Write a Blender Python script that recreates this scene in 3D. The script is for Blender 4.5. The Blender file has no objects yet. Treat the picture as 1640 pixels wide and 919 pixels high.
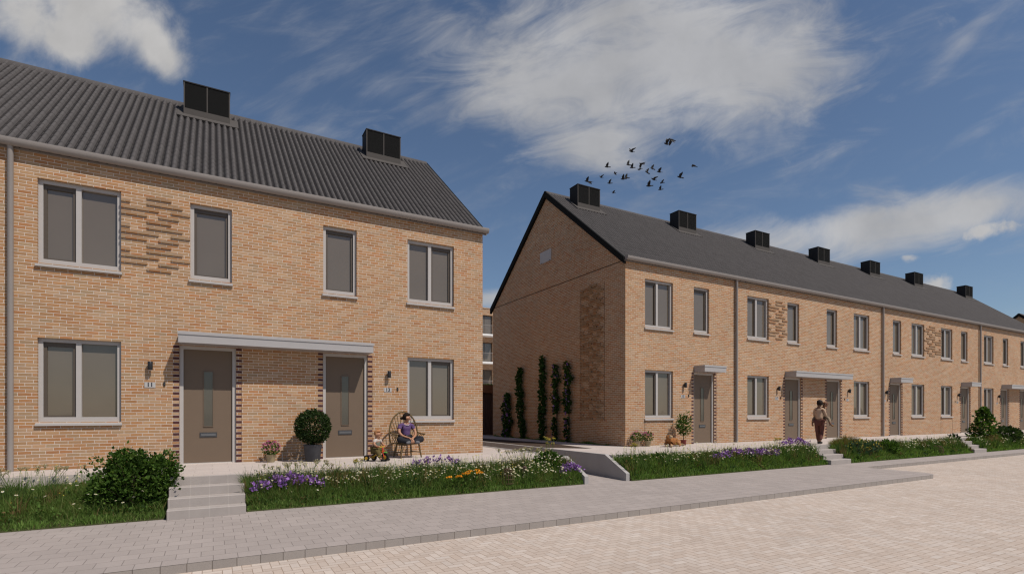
import bpy, math, random
import numpy as np
from mathutils import Vector, Matrix
random.seed(7); RNG = np.random.default_rng(7)
R = math.radians
S = bpy.context.scene
COL = S.collection

# ------------------------------------------------------------------ helpers
class MB:
    """collects faces; build() links them as ONE mesh object"""
    def __init__(s): s.v = []; s.f = []; s.m = []
    def quad(s, a, b, c, d, mi=0):
        n = len(s.v); s.v += [tuple(a), tuple(b), tuple(c), tuple(d)]; s.f.append((n, n+1, n+2, n+3)); s.m.append(mi)
    def poly(s, pts, mi=0):
        n = len(s.v); s.v += [tuple(p) for p in pts]; s.f.append(tuple(range(n, n+len(pts)))); s.m.append(mi)
    def box(s, x0, x1, y0, y1, z0, z1, mi=0, mat=None):
        n = len(s.v)
        P = [(x0,y0,z0),(x1,y0,z0),(x1,y1,z0),(x0,y1,z0),(x0,y0,z1),(x1,y0,z1),(x1,y1,z1),(x0,y1,z1)]
        if mat is not None: P = [tuple(mat @ Vector(p)) for p in P]
        s.v += P
        for f in [(0,3,2,1),(4,5,6,7),(0,1,5,4),(1,2,6,5),(2,3,7,6),(3,0,4,7)]:
            s.f.append(tuple(n+i for i in f)); s.m.append(mi)
    def prism(s, pts, ax, a, b, mi=0):
        """extrude a 2-D outline along axis ax ('x': pts are (y,z); 'y': (x,z); 'z': (x,y))"""
        def P(p, t):
            return (t,p[0],p[1]) if ax == 'x' else (p[0],t,p[1]) if ax == 'y' else (p[0],p[1],t)
        n = len(s.v); k = len(pts)
        s.v += [P(p, a) for p in pts] + [P(p, b) for p in pts]
        s.f.append(tuple(n+i for i in range(k-1,-1,-1))); s.m.append(mi)
        s.f.append(tuple(n+k+i for i in range(k))); s.m.append(mi)
        for i in range(k):
            j = (i+1) % k; s.f.append((n+i, n+j, n+k+j, n+k+i)); s.m.append(mi)
    def tube(s, path, rad, n=8, mi=0, cap=True):
        path = [Vector(p) for p in path]
        if not hasattr(rad, '__len__'): rad = [rad]*len(path)
        rings = []
        for i, p in enumerate(path):
            t = (path[min(i+1, len(path)-1)] - path[max(i-1, 0)]).normalized()
            u = t.orthogonal().normalized() if i == 0 else (u - t*u.dot(t)).normalized()
            w = t.cross(u); b = len(s.v)
            for k in range(n):
                a = 2*math.pi*k/n; s.v.append(tuple(p + (u*math.cos(a)+w*math.sin(a))*rad[i]))
            rings.append(b)
        for r0, r1 in zip(rings, rings[1:]):
            for k in range(n):
                l = (k+1) % n; s.f.append((r0+k, r0+l, r1+l, r1+k)); s.m.append(mi)
        if cap:
            s.f.append(tuple(rings[0]+k for k in range(n-1,-1,-1))); s.m.append(mi)
            s.f.append(tuple(rings[-1]+k for k in range(n))); s.m.append(mi)
    def lathe(s, prof, n=20, mi=0, c=(0,0,0)):
        b = len(s.v)
        for r, z in prof:
            for k in range(n):
                a = 2*math.pi*k/n; s.v.append((c[0]+r*math.cos(a), c[1]+r*math.sin(a), c[2]+z))
        for i in range(len(prof)-1):
            for k in range(n):
                l = (k+1) % n; s.f.append((b+i*n+k, b+i*n+l, b+(i+1)*n+l, b+(i+1)*n+k)); s.m.append(mi)
        s.f.append(tuple(b+k for k in range(n-1,-1,-1))); s.m.append(mi)
        s.f.append(tuple(b+(len(prof)-1)*n+k for k in range(n))); s.m.append(mi)
    def ball(s, c, r, n=12, m=8, mi=0):
        if not hasattr(r, '__len__'): r = (r, r, r)
        b = len(s.v)
        for i in range(m+1):
            t = math.pi*i/m
            for k in range(n):
                a = 2*math.pi*k/n
                s.v.append((c[0]+r[0]*math.sin(t)*math.cos(a), c[1]+r[1]*math.sin(t)*math.sin(a), c[2]-r[2]*math.cos(t)))
        for i in range(m):
            for k in range(n):
                l = (k+1) % n; s.f.append((b+i*n+k, b+i*n+l, b+(i+1)*n+l, b+(i+1)*n+k)); s.m.append(mi)
    def mesh(s, name, mats, smooth=False):
        me = bpy.data.meshes.new(name); me.from_pydata(s.v, [], s.f)
        for m in (mats if isinstance(mats, (list, tuple)) else [mats]): me.materials.append(m)
        me.polygons.foreach_set('material_index', s.m)
        if smooth:
            me.polygons.foreach_set('use_smooth', [True]*len(s.f)); me.set_sharp_from_angle(angle=R(40))
        me.update(); return me
    def build(s, name, mats, parent=None, loc=(0,0,0), smooth=False):
        return link(name, s.mesh(name, mats, smooth), parent, loc)

def link(name, me, parent=None, loc=(0,0,0)):
    o = bpy.data.objects.new(name, me); COL.objects.link(o); o.location = loc
    if parent is not None: o.parent = parent
    return o
def empty(name, loc=(0,0,0), rz=0, parent=None):
    o = bpy.data.objects.new(name, None); COL.objects.link(o); o.location = loc; o.rotation_euler = (0,0,rz)
    o.empty_display_size = .1
    if parent is not None: o.parent = parent
    return o
def tag(o, label=None, cat=None, group=None, kind=None):
    if label: o['label'] = label
    if cat: o['category'] = cat
    if group: o['group'] = group
    if kind: o['kind'] = kind
    return o
def thing(name, label, cat, loc=(0,0,0), rz=0, group=None):
    return tag(empty(name, loc, rz), label, cat, group)
def npmesh(name, V, loops, sizes, mats, midx=None, smooth=False):
    me = bpy.data.meshes.new(name)
    me.vertices.add(len(V)); me.vertices.foreach_set('co', np.asarray(V, np.float32).ravel())
    me.loops.add(len(loops)); me.loops.foreach_set('vertex_index', np.asarray(loops, np.int32))
    me.polygons.add(len(sizes))
    st = np.concatenate([[0], np.cumsum(sizes)[:-1]]).astype(np.int32)
    me.polygons.foreach_set('loop_start', st); me.polygons.foreach_set('loop_total', np.asarray(sizes, np.int32))
    for m in (mats if isinstance(mats, (list, tuple)) else [mats]): me.materials.append(m)
    if midx is not None: me.polygons.foreach_set('material_index', np.asarray(midx, np.int32))
    me.update(calc_edges=True); me.validate()
    return me
def unit(a): return a/np.maximum(np.linalg.norm(a, axis=1, keepdims=True), 1e-9)
def leaves(name, C, A, W, mats, midx=None):
    """one folded four-corner leaf per row: C base, A length vector, W width vector"""
    n = len(C); N = unit(np.cross(A, W)); L = np.linalg.norm(A, axis=1, keepdims=True)
    V = np.stack([C, C+.45*A+.5*W+N*L*.10, C+A-N*L*.05, C+.45*A-.5*W+N*L*.10], 1).reshape(-1, 3)
    return npmesh(name, V, np.arange(4*n), np.full(n, 4), mats, midx)
def blades(name, B, H, lean, w, mats, midx=None):
    """grass blades: B base points, H heights, lean horizontal tip offset, w width"""
    n = len(B); a = RNG.uniform(0, 2*np.pi, n); side = np.stack([np.cos(a), np.sin(a), 0*a], 1)*w[:, None]*.5
    up = np.zeros((n, 3)); up[:, 2] = H
    M = B + up*.55 + lean*.3; T = B + up + lean
    V = np.stack([B-side, B+side, M+side*.8, M-side*.8, T], 1).reshape(-1, 3)
    k = np.arange(n)*5
    loops = np.stack([k, k+1, k+2, k+3, k+3, k+2, k+4], 1).ravel()
    return npmesh(name, V, loops, np.tile([4, 3], n), mats, None if midx is None else np.repeat(midx, 2))
def rnd_dirs(n, zbias=0):
    d = RNG.normal(size=(n, 3)); d[:, 2] += zbias; return unit(d)
def leaf_set(P, n_out, size, zb=.4, asp=.55, out=.8):
    """leaf vectors for points P with outward normals n_out"""
    n = len(P); d = unit(rnd_dirs(n, zb) + n_out*out); t = unit(np.cross(d, rnd_dirs(n)))
    s = RNG.uniform(.6, 1.25, n)[:, None]*size
    return P, d*s, t*s*asp

# ------------------------------------------------------------------ materials
class X:
    """socket wrapper: arithmetic builds math nodes"""
    def __init__(s, nt, k): s.nt = nt; s.k = k
    def op(s, o, *a):
        n = s.nt.nodes.new('ShaderNodeMath'); n.operation = o
        for i, v in enumerate((s,)+a):
            if isinstance(v, X): s.nt.links.new(v.k, n.inputs[i])
            else: n.inputs[i].default_value = v
        return X(s.nt, n.outputs[0])
    def __add__(s, b): return s.op('ADD', b)
    def __sub__(s, b): return s.op('SUBTRACT', b)
    def __mul__(s, b): return s.op('MULTIPLY', b)
    def __truediv__(s, b): return s.op('DIVIDE', b)
    def __rsub__(s, b): return (s*-1)+b
    def floor(s): return s.op('FLOOR')
    def fract(s): return s.op('FRACT')
    def mod(s, b): return s.op('FLOORED_MODULO', b)
    def min(s, b): return s.op('MINIMUM', b)
    def max(s, b): return s.op('MAXIMUM', b)
    def abs(s): return s.op('ABSOLUTE')
    def lt(s, b): return s.op('LESS_THAN', b)
    def gt(s, b): return s.op('GREATER_THAN', b)
    def eq(s, b): return s.op('COMPARE', b, .1)
    def mix(s, a, b): return (b-a)*s+a if isinstance(b, X) else None
    def step(s, lo, hi):
        n = s.nt.nodes.new('ShaderNodeMapRange'); n.interpolation_type = 'SMOOTHSTEP'
        s.nt.links.new(s.k, n.inputs['Value']); n.inputs['From Min'].default_value = lo; n.inputs['From Max'].default_value = hi
        return X(s.nt, n.outputs['Result'])
def node(nt, t, **kw):
    n = nt.nodes.new(t)
    for k, v in kw.items():
        if hasattr(n, k): setattr(n, k, v)
        else: n.inputs[k].default_value = v
    return n
def newmat(name, rough=.7, spec=.3, metal=0):
    m = bpy.data.materials.new(name); m.use_nodes = True; nt = m.node_tree
    b = nt.nodes['Principled BSDF']; b.inputs['Roughness'].default_value = rough
    b.inputs['Specular IOR Level'].default_value = spec; b.inputs['Metallic'].default_value = metal
    return m, nt, b
def pos(nt):
    g = node(nt, 'ShaderNodeNewGeometry'); s = node(nt, 'ShaderNodeSeparateXYZ'); nt.links.new(g.outputs['Position'], s.inputs[0])
    return g, [X(nt, s.outputs[i]) for i in range(3)]
def vec(nt, *a):
    c = node(nt, 'ShaderNodeCombineXYZ')
    for i, v in enumerate(a):
        if isinstance(v, X): nt.links.new(v.k, c.inputs[i])
        else: c.inputs[i].default_value = v
    return c.outputs[0]
def white(nt, *a):
    n = node(nt, 'ShaderNodeTexWhiteNoise', noise_dimensions='3D'); nt.links.new(vec(nt, *a), n.inputs['Vector']); return X(nt, n.outputs['Value'])
def noise(nt, vector, scale, detail=4, rough=.55, dist=0):
    n = node(nt, 'ShaderNodeTexNoise'); n.inputs['Scale'].default_value = scale; n.inputs['Detail'].default_value = detail
    n.inputs['Roughness'].default_value = rough; n.inputs['Distortion'].default_value = dist
    if vector is not None: nt.links.new(vector, n.inputs['Vector'])
    return X(nt, n.outputs['Fac'])
def ramp(nt, fac, stops, const=False):
    r = node(nt, 'ShaderNodeValToRGB'); e = r.color_ramp.elements
    if const: r.color_ramp.interpolation = 'CONSTANT'
    while len(e) < len(stops): e.new(.5)
    for i, (p, c) in enumerate(stops): e[i].position = p; e[i].color = (*c, 1)
    nt.links.new(fac.k, r.inputs[0]); return r.outputs[0]
def mixc(nt, fac, a, b, mode='MIX'):
    n = node(nt, 'ShaderNodeMix', data_type='RGBA', blend_type=mode)
    for i, v in ((0, fac), (6, a), (7, b)):
        if isinstance(v, X): nt.links.new(v.k, n.inputs[i])
        elif isinstance(v, (int, float)): n.inputs[i].default_value = v
        elif isinstance(v, tuple): n.inputs[i].default_value = (*v, 1)
        else: nt.links.new(v, n.inputs[i])
    return n.outputs[2]
def scale_col(nt, col, f):
    return mixc(nt, 1.0, col, vecgrey(nt, f), 'MULTIPLY')
def vecgrey(nt, f): return vec(nt, f, f, f)
def bump(nt, b, h, dist=.01, st=1.0):
    n = node(nt, 'ShaderNodeBump'); n.inputs['Distance'].default_value = dist; n.inputs['Strength'].default_value = st
    nt.links.new(h.k, n.inputs['Height']); nt.links.new(n.outputs[0], b.inputs['Normal'])
def plain(name, c, rough=.6, spec=.3, metal=0, var=.12, vs=6.0, bp=0.0, vs2=None):
    m, nt, b = newmat(name, rough, spec, metal); g, p = pos(nt)
    f = noise(nt, g.outputs['Position'], vs, 5, .6)
    col = scale_col(nt, rgb(nt, c), f*(2*var)+(1-var)); nt.links.new(col, b.inputs['Base Color'])
    if bp: bump(nt, b, noise(nt, g.outputs['Position'], vs2 or vs*12, 3), bp)
    return m
def rgb(nt, c):
    n = node(nt, 'ShaderNodeRGB'); n.outputs[0].default_value = (*c, 1); return n.outputs[0]

CH, BL = .065, .215           # brick course height and brick length
def brick_mat(name, stops, mortar, tint=1.0):
    m, nt, b = newmat(name, .85, .15); g, (x, y, z) = pos(nt)
    sn = node(nt, 'ShaderNodeSeparateXYZ'); nt.links.new(g.outputs['True Normal'], sn.inputs[0])
    side = X(nt, sn.outputs[0]).abs().gt(.6)
    u = x + (y-x)*side
    # joints wander a little, so no two bricks are alike
    row = ((z-.63)/CH); ri = row.floor(); fz = row.fract()
    jit = white(nt, ri, 3.7, 1.3)
    col = (u/BL) + (ri.mod(2.0)*.5) + (jit*.16); ci = col.floor(); fx = col.fract()
    dx = fx.min(1.0-fx)*BL; dz = fz.min(1.0-fz)*CH
    wob = noise(nt, g.outputs['Position'], 45, 2)*.003
    d = dx.min(dz) + wob
    mort = 1.0 - d.step(.0046, .0074)
    r1 = white(nt, ci, ri, 0.0); r2 = white(nt, ci, ri, 5.0)
    c = ramp(nt, r1, stops)
    # streaky firing marks along each brick
    st = noise(nt, vec(nt, u*8, z*60, r1*30), 1.0, 4, .65)
    c = mixc(nt, (st.step(.42, .70))*.62, c, (.48, .335, .20))
    c = scale_col(nt, c, r2*.22+.86)
    c = scale_col(nt, c, noise(nt, g.outputs['Position'], 90, 3)*.35+.82)
    c = mixc(nt, mort, c, mortar)
    big = noise(nt, g.outputs['Position'], .45, 4, .6)*.30+.85
    c = scale_col(nt, c, big*tint)
    nt.links.new(c, b.inputs['Base Color'])
    bump(nt, b, (1.0-mort)+noise(nt, g.outputs['Position'], 120, 2)*.25, .006, .8)
    return m
M = {}
BRST = [(0.0, (.485,.212,.088)), (.22, (.51,.256,.112)), (.42, (.515,.303,.158)), (.62, (.535,.352,.22)), (.8, (.505,.268,.127)), (1.0, (.46,.317,.192))]
M['brick'] = brick_mat('orange_brick', BRST, (.86,.74,.65), .74)
M['relief_brick'] = brick_mat('darker_relief_brick', BRST, (.58,.47,.38), .61)
M['brick_far'] = plain('far_brick', (.34,.22,.13), .9, .1)
M['joint'] = plain('dark_joint', (.05,.035,.025), .9, .1)
M['dark_brick'] = plain('glazed_dark_brick', (.075,.030,.030), .8, .1, 0, .3, 9)
M['frame'] = plain('pale_grey_frame', (.40,.375,.36), .4, .4, 0, .05)
M['sash'] = plain('brown_sash', (.080,.062,.048), .45, .4, 0, .05)
M['zinc'] = plain('zinc_gutter', (.255,.228,.212), .5, .35, .1, .08, 3)
M['canopy'] = plain('canopy_metal', (.36,.34,.335), .42, .45, .1, .06, 3)
M['door'] = plain('door_paint', (.148,.106,.075), .5, .25, 0, .04)
M['slot'] = plain('slot_metal', (.07,.07,.075), .35, .5, .4)
M['slot_light'] = plain('slot_flap', (.13,.13,.135), .4, .5, .3)
M['black'] = plain('black_metal', (.018,.018,.02), .4, .4)
M['unit'] = plain('roof_unit_metal', (.024,.023,.024), .7, .12, 0, .1)
M['louvre'] = plain('louvre_black', (.017,.017,.017), .9, .04, 0, .05)
M['unit_low'] = plain('roof_unit_flashing', (.075,.068,.064), .8, .1, 0, .1)
M['verge'] = plain('black_verge', (.010,.010,.010), .8, .08)
M['plate'] = plain('plate', (.40,.385,.375), .4, .4, 0, .03)
M['ink'] = plain('ink', (.02,.02,.03), .6)
M['concrete'] = plain('smooth_concrete', (.33,.31,.30), .85, .2, 0, .14, 2.2, .002, 90)
M['step'] = plain('step_concrete', (.285,.258,.243), .85, .2, 0, .12, 5, .002, 90)
def step_mat():
    m, nt, b = newmat('step_slabs', .9, .1); g, (x, y, z) = pos(nt)
    fx = ((x+.34)/.297).fract(); d = fx.min(1.0-fx)*.297; j = 1.0-d.step(.003, .009)
    c = scale_col(nt, rgb(nt, (.325,.29,.27)), noise(nt, g.outputs['Position'], 4, 5, .6)*.26+.87)
    c = scale_col(nt, c, noise(nt, g.outputs['Position'], 160, 3)*.24+.88)
    nt.links.new(mixc(nt, j*.4, c, (.42,.385,.355)), b.inputs['Base Color']); bump(nt, b, noise(nt, g.outputs['Position'], 120, 3), .002); return m
M['step'] = step_mat()
M['soil'] = plain('soil', (.045,.05,.02), .95, .05, 0, .4, 4, .02)
M['white'] = plain('white_paint', (.75,.74,.72), .6)
def glass_mat():
    m, nt, b = newmat('window_glass', .03, .8); g, p = pos(nt)
    f = noise(nt, g.outputs['Position'], .8, 3)
    nt.links.new(scale_col(nt, rgb(nt, (.130,.106,.082)), f*.3+.85), b.inputs['Base Color'])
    b.inputs['Coat Weight'].default_value = 0
    bump(nt, b, noise(nt, g.outputs['Position'], 1.6, 2), .004, .25)
    return m
M['glass'] = glass_mat()
M['strip'] = plain('door_glass', (.085,.078,.066), .08, .6, 0, .1)
def tile_mat(name, col):
    m, nt, b = newmat(name, .85, .10); g, p = pos(nt)
    r = white(nt, (p[0]/.152).floor(), (p[1]/.26).floor(), 2.0)
    n1 = noise(nt, g.outputs['Position'], 3, 5, .65)
    c = scale_col(nt, rgb(nt, col), r*.14+.82+n1*.12); nt.links.new(c, b.inputs['Base Color'])
    bump(nt, b, noise(nt, g.outputs['Position'], 60, 3), .0015)
    return m
M['tile'] = tile_mat('roof_tile', (.086,.079,.078)); M['tile_channel_shade'] = tile_mat('roof_tile_channel_shade', (.040,.037,.038))  # second tile colour darkened to paint the shade in the channels
def paver_mat(name, c, joint, L, Wd, off, var, jw=.004, speck=.2, origin=(0, 0)):
    m, nt, b = newmat(name, .92, .08); g, (x, y, z) = pos(nt)
    ry = (y-origin[1])/Wd; ri = ry.floor(); fy = ry.fract()
    cx = (x-origin[0])/L + ri.mod(2.0)*off; ci = cx.floor(); fx = cx.fract()
    d = ((fx.min(1.0-fx))*L).min((fy.min(1.0-fy))*Wd)
    j = 1.0-d.step(jw*.5, jw*1.3)
    r = white(nt, ci, ri, 1.0)
    base = scale_col(nt, rgb(nt, c), r*var+(1-var*.5))
    base = scale_col(nt, base, noise(nt, g.outputs['Position'], 1.1, 5, .65)*.28+.86)
    base = scale_col(nt, base, noise(nt, g.outputs['Position'], 220, 2)*speck*2+(1-speck))
    nt.links.new(mixc(nt, j, base, joint), b.inputs['Base Color'])
    bump(nt, b, (1.0-j)+noise(nt, g.outputs['Position'], 150, 2)*.2, .004, .8)
    return m
M['pave'] = paver_mat('pavement_tiles', (.315,.276,.258), (.215,.187,.173), .268, .268, .5, .10, .0045, origin=(.01,-6.62))
M['terrace'] = paver_mat('terrace_slabs', (.44,.385,.355), (.34,.295,.27), .6, .4, .5, .05, .003)
M['kerb'] = paver_mat('kerb_blocks', (.275,.245,.225), (.16,.135,.12), .264, 10, 0, .10, .005, .35)
M['lane'] = paver_mat('brown_pavers', (.062,.044,.034), (.045,.032,.026), .21, .105, .5, .3)
def herring():
    m, nt, b = newmat('beige_herringbone_pavers', .95, .06); g, (x, y, z) = pos(nt); s = .105
    X_, Y_ = x/s, y/s; i, j = X_.floor(), Y_.floor(); fx, fy = X_.fract(), Y_.fract()
    k = (i-j).mod(4.0); k0, k1, k2, k3 = k.eq(0.0), k.eq(1.0), k.eq(2.0), k.eq(3.0)
    big = 9.0
    dl = fx + k1*big; dr = (1.0-fx) + k0*big; db = fy + k2*big; dt = (1.0-fy) + k3*big
    d = dl.min(dr).min(db).min(dt)*s
    oi, oj = i-k1, j-k2
    jm = 1.0-d.step(.0022, .0062)
    r = white(nt, oi, oj, 1.0); r2 = white(nt, oi, oj, 9.0)
    c = ramp(nt, r, [(0, (.415,.342,.29)), (.35, (.44,.369,.318)), (.7, (.455,.388,.338)), (.93, (.465,.402,.356)), (1, (.485,.425,.38))])
    c = scale_col(nt, c, r2*.10+.95)
    c = scale_col(nt, c, noise(nt, g.outputs['Position'], .5, 5, .65)*.30+.85)
    c = scale_col(nt, c, noise(nt, g.outputs['Position'], 130, 3)*.3+.85)
    c = mixc(nt, jm, c, (.27,.205,.16))
    nt.links.new(c, b.inputs['Base Color'])
    bump(nt, b, (1.0-jm)+noise(nt, g.outputs['Position'], 150, 2)*.2, .003, .6)
    return m
M['road'] = herring()
def leaf_mat(name, stops, rough=.5, trans=.35):
    m, nt, b = newmat(name, rough+.1, .10); g = node(nt, 'ShaderNodeNewGeometry')
    c = ramp(nt, X(nt, g.outputs['Random Per Island']), stops)
    nt.links.new(c, b.inputs['Base Color'])
    t = node(nt, 'ShaderNodeBsdfTranslucent'); nt.links.new(mixc(nt, 1.0, c, (1.1,1.25,.6), 'MULTIPLY'), t.inputs[0])
    mx = node(nt, 'ShaderNodeMixShader'); mx.inputs[0].default_value = trans
    nt.links.new(b.outputs[0], mx.inputs[1]); nt.links.new(t.outputs[0], mx.inputs[2])
    nt.links.new(mx.outputs[0], nt.nodes['Material Output'].inputs[0])
    return m
M['grass'] = leaf_mat('meadow_grass', [(0, (.078,.130,.027)), (.5, (.125,.198,.048)), (.85, (.175,.25,.068)), (1, (.26,.275,.11))], .6, .45)
M['grass_pale'] = leaf_mat('pale_turf', [(0, (.10,.18,.035)), (.6, (.15,.24,.055)), (1, (.20,.28,.08))], .6, .4)
M['grass_dark'] = leaf_mat('dark_tuft', [(0, (.045,.085,.020)), (.6, (.072,.125,.032)), (1, (.115,.17,.05))], .6, .35)
M['straw'] = leaf_mat('dry_grass', [(0, (.10,.075,.03)), (.6, (.17,.12,.05)), (1, (.26,.20,.09))])
M['leaf'] = leaf_mat('shrub_leaf', [(0, (.020,.042,.008)), (.5, (.042,.086,.014)), (.85, (.075,.135,.024)), (1, (.12,.18,.04))])
M['leaf_weed'] = leaf_mat('weed_leaf', [(0, (.06,.11,.02)), (.5, (.09,.16,.035)), (1, (.16,.24,.06))])
M['leaf_dark'] = leaf_mat('box_leaf', [(0, (.012,.025,.008)), (.6, (.026,.048,.015)), (1, (.055,.085,.026))], .4)
M['leaf_ivy'] = leaf_mat('climber_leaf', [(0, (.02,.045,.01)), (.6, (.035,.075,.018)), (1, (.06,.11,.03))])
M['leaf_blue'] = leaf_mat('blue_green_leaf', [(0, (.03,.06,.035)), (.6, (.05,.09,.055)), (1, (.09,.13,.07))])
M['purple'] = leaf_mat('purple_petal', [(0, (.17,.075,.30)), (.5, (.26,.12,.41)), (1, (.42,.25,.56))], .6, .3)
M['pink'] = leaf_mat('pink_petal', [(0, (.38,.08,.20)), (.6, (.52,.15,.30)), (1, (.62,.28,.42))], .6, .3)
M['orange'] = leaf_mat('orange_petal', [(0, (.62,.20,.01)), (.6, (.72,.30,.02)), (1, (.75,.42,.05))], .6, .2)
M['daisy'] = leaf_mat('white_petal', [(0, (.44,.40,.29)), (.6, (.55,.51,.40)), (1, (.64,.61,.52))], .6, .25)
M['seed'] = leaf_mat('seed_head', [(0, (.26,.21,.12)), (.6, (.36,.31,.19)), (1, (.46,.42,.30))], .7, .25)
M['yellow'] = leaf_mat('yellow_petal', [(0, (.36,.26,.03)), (.6, (.44,.34,.06)), (1, (.48,.41,.15))], .6, .25)
M['bark'] = plain('bark', (.055,.04,.027), .9, .1, 0, .35, 20)
M['cream_pot'] = plain('cream_pot', (.34,.275,.17), .8, .2, 0, .25, 12)
M['grey_pot'] = plain('grey_pot', (.060,.060,.066), .75, .25, 0, .3, 10)
M['red_pot'] = plain('red_pot', (.17,.03,.022), .5, .4)
M['wicker'] = plain('wicker', (.085,.055,.032), .8, .2, 0, .4, 40)
M['chairwood'] = plain('chair_wood', (.115,.075,.030), .5, .35, 0, .3, 12)
M['planks'] = plain('dark_planks', (.10,.062,.05), .7, .2, 0, .3, 5)
M['cedar'] = plain('cedar_board', (.22,.105,.055), .7, .2, 0, .3, 5)
M['skin'] = plain('skin', (.34,.17,.10), .5, .35, 0, .05)
M['skin_brown'] = plain('skin_brown', (.17,.085,.05), .5, .35, 0, .05)
M['hair_dark'] = plain('dark_hair', (.020,.013,.010), .7, .12, 0, .3, 60)
M['hair_blond'] = plain('blond_hair', (.33,.16,.075), .8, .1, 0, .25, 60)
M['hair_auburn'] = plain('auburn_hair', (.12,.045,.018), .5, .35, 0, .3, 60)
def stripes():
    m, nt, b = newmat('striped_jersey', .85, .15)
    tc = node(nt, 'ShaderNodeTexCoord'); sp = node(nt, 'ShaderNodeSeparateXYZ'); nt.links.new(tc.outputs['Object'], sp.inputs[0])
    f = (X(nt, sp.outputs[2])/.034).fract().lt(.32)
    nt.links.new(mixc(nt, f, (.060,.030,.095), (.17,.11,.22)), b.inputs['Base Color']); return m
M['purple_shirt'] = stripes()
M['trouser_dark'] = plain('dark_trousers', (.022,.022,.027), .9, .1)
M['sock'] = plain('grey_sock', (.12,.12,.13), .9, .1)
M['trouser_plum'] = plain('plum_trousers', (.12,.05,.04), .9, .1)
M['jumper'] = plain('cream_jumper', (.42,.29,.20), .9, .1, 0, .15, 30)
M['child_cloth'] = plain('beige_suit', (.24,.185,.13), .9, .1)
M['child_vest'] = plain('grey_green_dungarees', (.15,.16,.13), .9, .1)
M['tshirt'] = plain('pale_tshirt', (.42,.37,.34), .9, .1)
M['olive'] = plain('olive_trousers', (.10,.075,.03), .9, .1)
M['brown_shoe'] = plain('tan_shoe', (.22,.12,.05), .7, .2)
M['trike_red'] = plain('trike_red', (.55,.035,.02), .35, .5)
M['trike_yellow'] = plain('trike_yellow', (.55,.33,.03), .4, .4)
M['trike_green'] = plain('trike_green', (.06,.30,.06), .4, .4)
M['rubber'] = plain('rubber', (.015,.015,.016), .7, .2)
def fur():
    m, nt, b = newmat('golden_fur', .85, .15)
    tc = node(nt, 'ShaderNodeTexCoord'); f = noise(nt, tc.outputs['Object'], 5, 4, .6)
    f2 = noise(nt, tc.outputs['Object'], 70, 3)
    c = ramp(nt, f, [(.3, (.20,.075,.022)), (.5, (.29,.12,.04)), (.7, (.40,.22,.10))])
    nt.links.new(scale_col(nt, c, f2*.5+.75), b.inputs['Base Color']); bump(nt, b, f2, .01); return m
M['fur'] = fur()
M['fur_pale'] = plain('pale_fur', (.40,.29,.18), .9, .1, 0, .3, 40, .004)
M['bird'] = plain('bird_plumage', (.022,.02,.021), .7, .2, 0, .3, 20)

# ------------------------------------------------------------------ levels
ZT = .63                       # terrace and house floor level; pavement is 0
YR, ZEAVE, SLOPE, DEPTH = 4.95, 7.10, .81, 9.9
def roof_z(y): return ZEAVE + SLOPE*y

# ------------------------------------------------------------------ house parts (shared meshes)
def window_meshes(w, h, panes, dark):
    """panes: split fractions; dark: which panes have an opening sash"""
    f = MB(); y0, y1 = .07, .17; t = .075
    f.box(0, t, y0, y1, 0, h); f.box(w-t, w, y0, y1, 0, h)
    f.box(t, w-t, y0, y1, h-t, h); f.box(t, w-t, y0, y1, 0, .10)
    xs = [t] + [w*p for p in panes] + [w-t]; out = []
    for p in panes: f.box(w*p-.045, w*p+.045, y0+.002, y1, .10, h-t)
    for i in range(len(xs)-1):
        a = xs[i] + (.045 if i else 0); b = xs[i+1] - (.045 if i < len(xs)-2 else 0)
        s = None
        if dark[i]:
            s = MB(); q = .052; yy0, yy1 = .112, .165
            s.box(a, a+q, yy0, yy1, .10, h-t); s.box(b-q, b, yy0, yy1, .10, h-t)
            s.box(a+q, b-q, yy0, yy1, h-t-.085, h-t); s.box(a+q, b-q, yy0, yy1, .10, .10+q*.6)
            a2, b2, z0, z1 = a+q, b-q, .10+q*.6, h-t-.085
        else: a2, b2, z0, z1 = a, b, .10, h-t
        p_ = MB(); p_.box(a2-.006, b2+.006,   .148, .160, z0-.006, z1+.006)
        out.append((p_.mesh('pane', M['glass']), s.mesh('sash_frame', M['sash']) if s else None))
    sl = MB(); sl.prism([(-.055,-.075),(-.055,-.028),(.085,.004),(.085,-.075)], 'x', -.028, w+.018)
    return f.mesh('window', M['frame']), out, sl.mesh('sill', M['frame'])
WIDE_L = window_meshes(1.368, 1.705, [.47], [True, False])
WIDE_R = window_meshes(1.368, 1.705, [.485], [False, True])
SLIM = window_meshes(.832, 1.705, [], [True])
def add_window(house, kit, x, z):
    fr, panes, sill = kit
    w = link('window', fr, house, (x, 0, z))
    for p, s in panes:
        link('pane', p, w)
        if s: link('sash_frame', s, w)
    link('sill', sill, w)

def door_meshes():
    w, h = 1.125, 2.67
    leaf = MB(); leaf.box(.075, w-.075, .095, .14, 0.02, h-.075)
    fr = MB(); fr.box(0, .075, .05, .16, 0, h); fr.box(w-.075, w, .05, .16, 0, h); fr.box(.075, w-.075, .05, .16, h-.075, h)
    fr.box(.075, w-.075, .07, .16, 0, .02)
    gl = MB(); gl.box(.475, .648, .0905, .118, .85, 2.10)
    gl_f = MB()
    for a, b, c, d in ((.462,.475,.837,2.113), (.648,.661,.837,2.113), (.475,.648,.837,.85), (.475,.648,2.10,2.113)): gl_f.box(a, b, .078, .12, c, d)
    sl = MB(); sl.box(.39, .735, .082, .094, .60, .71, 0); sl.box(.415, .71, .076, .0815, .628, .682, 1)
    return (leaf.mesh('door', M['door']), fr.mesh('door_frame', M['frame']), gl.mesh('glass_strip', M['strip']),
            gl_f.mesh('strip_bead', M['door']), sl.mesh('letter_slot', [M['slot'], M['slot_light']]))
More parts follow.
